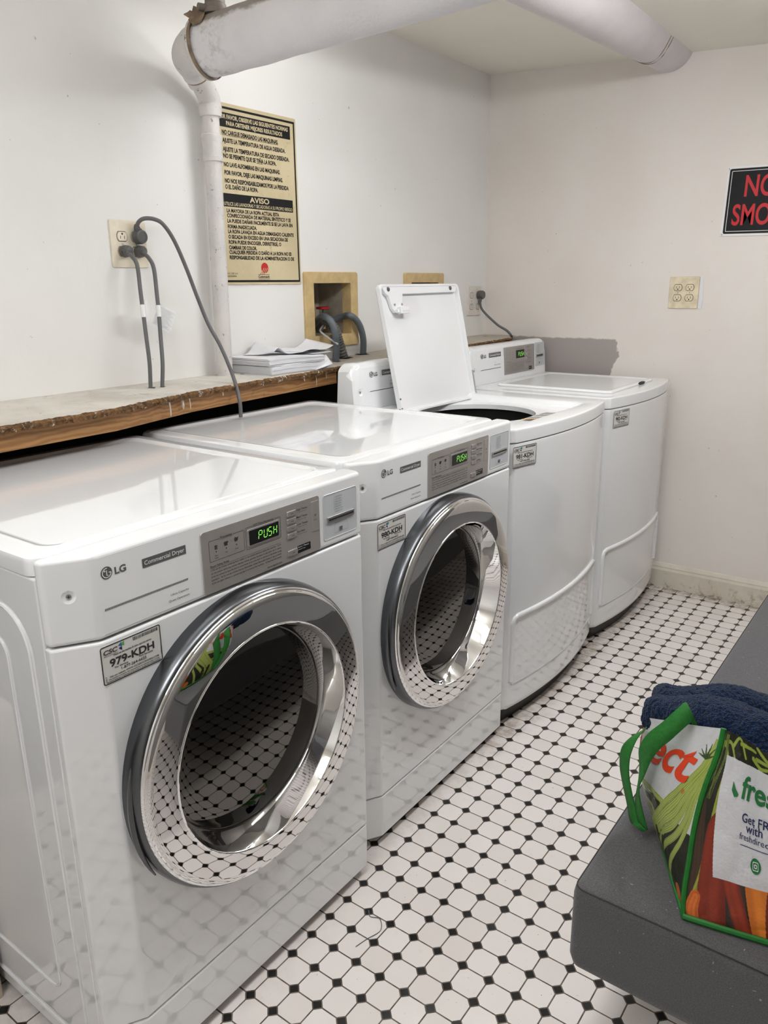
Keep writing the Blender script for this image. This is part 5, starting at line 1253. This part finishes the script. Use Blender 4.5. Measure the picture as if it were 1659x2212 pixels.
# lettering on the two panels
def on_panel(fn, off, wid, hei):
    def wpt(a, c):
        u, v = a / wid, c / hei; p = fn(u, v); e = 0.004
        n = (fn(u + e, v) - p).cross(fn(u, v + e) - p).normalized()
        return p + n * off - BK
    return wpt
WG = on_panel(gusset, 0.0012, 1.0, 1.35)
b = B(); text(b, FX, 'direct', -0.36, 0.845, 0.335, 1.16, shear=0.22, bold=0.022, warp=lambda a, c: WG(min(max(a, 0.002), 0.995), c - 0.10 * a + 0.04))
text(b, FX, '®', 0.79, 0.735, 0.035, warp=WG)
obj('lettering', b, 'label_red', gp, smooth=False)
WF = on_panel(front, 0.0014, 1.0, 0.93)
def wf(a, c): return WF(min(a, 0.99), c)
b = B()
text(b, FX, 'fresh', 0.315, 0.612, 0.120, 0.31, bold=0.025, warp=wf)
pts = [(0.236, 0.670), (0.241, 0.625), (0.270, 0.600), (0.296, 0.607), (0.301, 0.619), (0.270, 0.640)]
b.faces.new([b.verts.new(wf(*p)) for p in pts])
text(b, FX, 'direct', 0.640, 0.612, 0.11, 0.20, bold=0.03, shear=0.2, warp=wf, mi=1)
text(b, FX, 'Get FR', 0.352, 0.516, 0.040, 0.170, bold=0.01, warp=wf, mi=2); text(b, FX, 'with', 0.385, 0.480, 0.038, 0.104, bold=0.01, warp=wf, mi=2)
text(b, FX, 'freshdirect', 0.345, 0.446, 0.026, 0.19, warp=wf, mi=2)
for a0 in range(12):
    x = 0.355 + a0 * 0.025; b.faces.new([b.verts.new(wf(*p)) for p in ((x, 0.424), (x + 0.025, 0.424), (x + 0.025, 0.427), (x, 0.427))]).material_index = 2
WF2 = on_panel(front, 0.0022, 1.0, 0.93)
for cx_ in (0.455, 0.60):
    b.faces.new([b.verts.new(wf(*p)) for p in circ(cx_, 0.363, 0.030, 28)])
    for r_ in ((0.017, 0.014), (0.008, 0.0045)):
        A = [b.verts.new(WF2(*p)) for p in rrect(cx_ - r_[0], cx_ + r_[0], 0.363 - r_[0], 0.363 + r_[0], 0.005)]; C_ = [b.verts.new(WF2(*p)) for p in rrect(cx_ - r_[1], cx_ + r_[1], 0.363 - r_[1], 0.363 + r_[1], 0.004)]
        for i in range(len(A)):
            j = (i + 1) % len(A); b.faces.new((A[i], A[j], C_[j], C_[i])).material_index = 3
obj('lettering', b, ['bag_green', 'label_red', 'navy', 'paper'], fp, smooth=False)
# webbing handle
def ribbon(pts, wdirs, w_):
    b = B(); n = 6; P = smooth_path(pts, n); Wd = smooth_path(wdirs, n); L = []
    for p, d in zip(P, Wd):
        d = d.normalized() * w_ / 2; L.append((b.verts.new(p - d - BK), b.verts.new(p - BK), b.verts.new(p + d - BK)))
    for a, c in zip(L, L[1:]):
        b.faces.new((a[0], a[1], c[1], c[0])); b.faces.new((a[1], a[2], c[2], c[1]))
    return b
def ribobj(bm):
    o = obj('handle', bm, 'webbing', bag); s_ = o.modifiers.new('s', 'SOLIDIFY'); s_.thickness = 0.0022; s_.offset = 0
ribobj(ribbon([(0.690, -0.085, 0.672), (0.6835, -0.094, 0.703), (0.676, -0.106, 0.699), (0.655, -0.112, 0.668), (0.636, -0.108, 0.640), (0.622, -0.098, 0.606), (0.617, -0.090, 0.570), (0.613, -0.085, 0.538), (0.615, -0.08, 0.495), (0.622, -0.078, 0.458)],
              [(0.5, -0.1, -0.8), (0.52, -0.1, -0.75), (0.5, -0.1, -0.75), (0.55, -0.15, -0.7), (0.65, -0.2, -0.6), (0.8, -0.5, -0.3), (0.5, -0.8, -0.1), (0.3, -0.9, 0), (0.6, -0.7, 0), (0.8, -0.5, 0.0)], 0.029))
ribobj(ribbon([(0.604, -0.045, 0.620), (0.590, -0.058, 0.603), (0.580, -0.062, 0.575), (0.580, -0.062, 0.540), (0.588, -0.062, 0.505), (0.598, -0.064, 0.475), (0.606, -0.068, 0.452), (0.614, -0.074, 0.446), (0.622, -0.078, 0.456)],
              [(0.3, -0.6, 0.6), (0.5, -0.6, 0.4), (0.75, -0.6, 0.1), (0.8, -0.6, 0), (0.8, -0.6, 0.0), (0.8, -0.6, 0.1), (0.8, -0.55, 0.1), (0.8, -0.5, 0.1), (0.8, -0.5, 0.0)], 0.026))

# ================================================================== blanket stuffed in the bag
def blanket():
    b = B()
    tube(b, smooth_path([(0.590, 0.028, 0.628), (0.625, 0.040, 0.628), (0.70, 0.075, 0.632), (0.80, 0.085, 0.642), (0.90, 0.06, 0.640), (0.97, 0.02, 0.62)], 8), lambda i: 0.030 + 0.012 * min(1, i / 6) + 0.003 * math.sin(i * 0.5), 20)
    tube(b, smooth_path([(0.590, 0.004, 0.620), (0.64, 0.000, 0.630), (0.70, -0.010, 0.642), (0.78, -0.030, 0.652), (0.88, -0.045, 0.645), (0.96, -0.045, 0.615)], 8), lambda i: 0.028 + 0.022 * min(1, i / 14) + 0.003 * math.sin(i * 0.4 + 1), 20)
    tube(b, smooth_path([(0.62, -0.01, 0.600), (0.70, -0.045, 0.615), (0.78, -0.065, 0.635), (0.88, -0.06, 0.62), (0.95, -0.05, 0.59)], 8), lambda i: 0.026 + 0.012 * min(1, i / 12), 20)
    tube(b, [(0.67, -0.05, 0.55), (0.95, -0.05, 0.55)], 0.05, 16)
    return b
bl = obj('blanket', blanket(), 'blanket'); tag(bl, 'navy blue sherpa blanket bulging out of the grocery bag', 'blanket')
rm = bl.modifiers.new('r', 'REMESH'); rm.mode = 'VOXEL'; rm.voxel_size = 0.0036; rm.use_smooth_shade = True
sm = bl.modifiers.new('s', 'SMOOTH'); sm.iterations = 6; sm.factor = 0.6
sb = bl.modifiers.new('d', 'SUBSURF'); sb.levels = 1; sb.render_levels = 1
tx = bpy.data.textures.new('tufts', 'CLOUDS'); tx.noise_scale = 0.0055; tx.noise_depth = 2
dm = bl.modifiers.new('f', 'DISPLACE'); dm.texture = tx; dm.strength = 0.0048; dm.mid_level = 0.5; dm.texture_coords = 'LOCAL'
tx2 = bpy.data.textures.new('folds', 'CLOUDS'); tx2.noise_scale = 0.06
dm2 = bl.modifiers.new('g', 'DISPLACE'); dm2.texture = tx2; dm2.strength = 0.012; dm2.texture_coords = 'LOCAL'

# ================================================================== small things
b = B(); loft(b, [[(x, y, z) for x, y in rrect(-0.475, -0.395, -0.800, -0.715, 0.004, 3)] for z in (0, 0.30, 0.60)])
tag(obj('wooden_post', b, 'post', smooth=False), 'scuffed pale post foot on the floor left of the nearest dryer', 'post')
b = B(); tube(b, smooth_path([(0.060, -0.120, 0.0012), (0.074, -0.132, 0.0012), (0.095, -0.125, 0.0016), (0.115, -0.150, 0.0012), (0.105, -0.185, 0.0012), (0.098, -0.215, 0.0012)], 6), 0.0009, 6)
tag(obj('lint_thread', b, 'hose'), 'bluish lint thread lying on the tiles by the nearest dryer', 'thread')
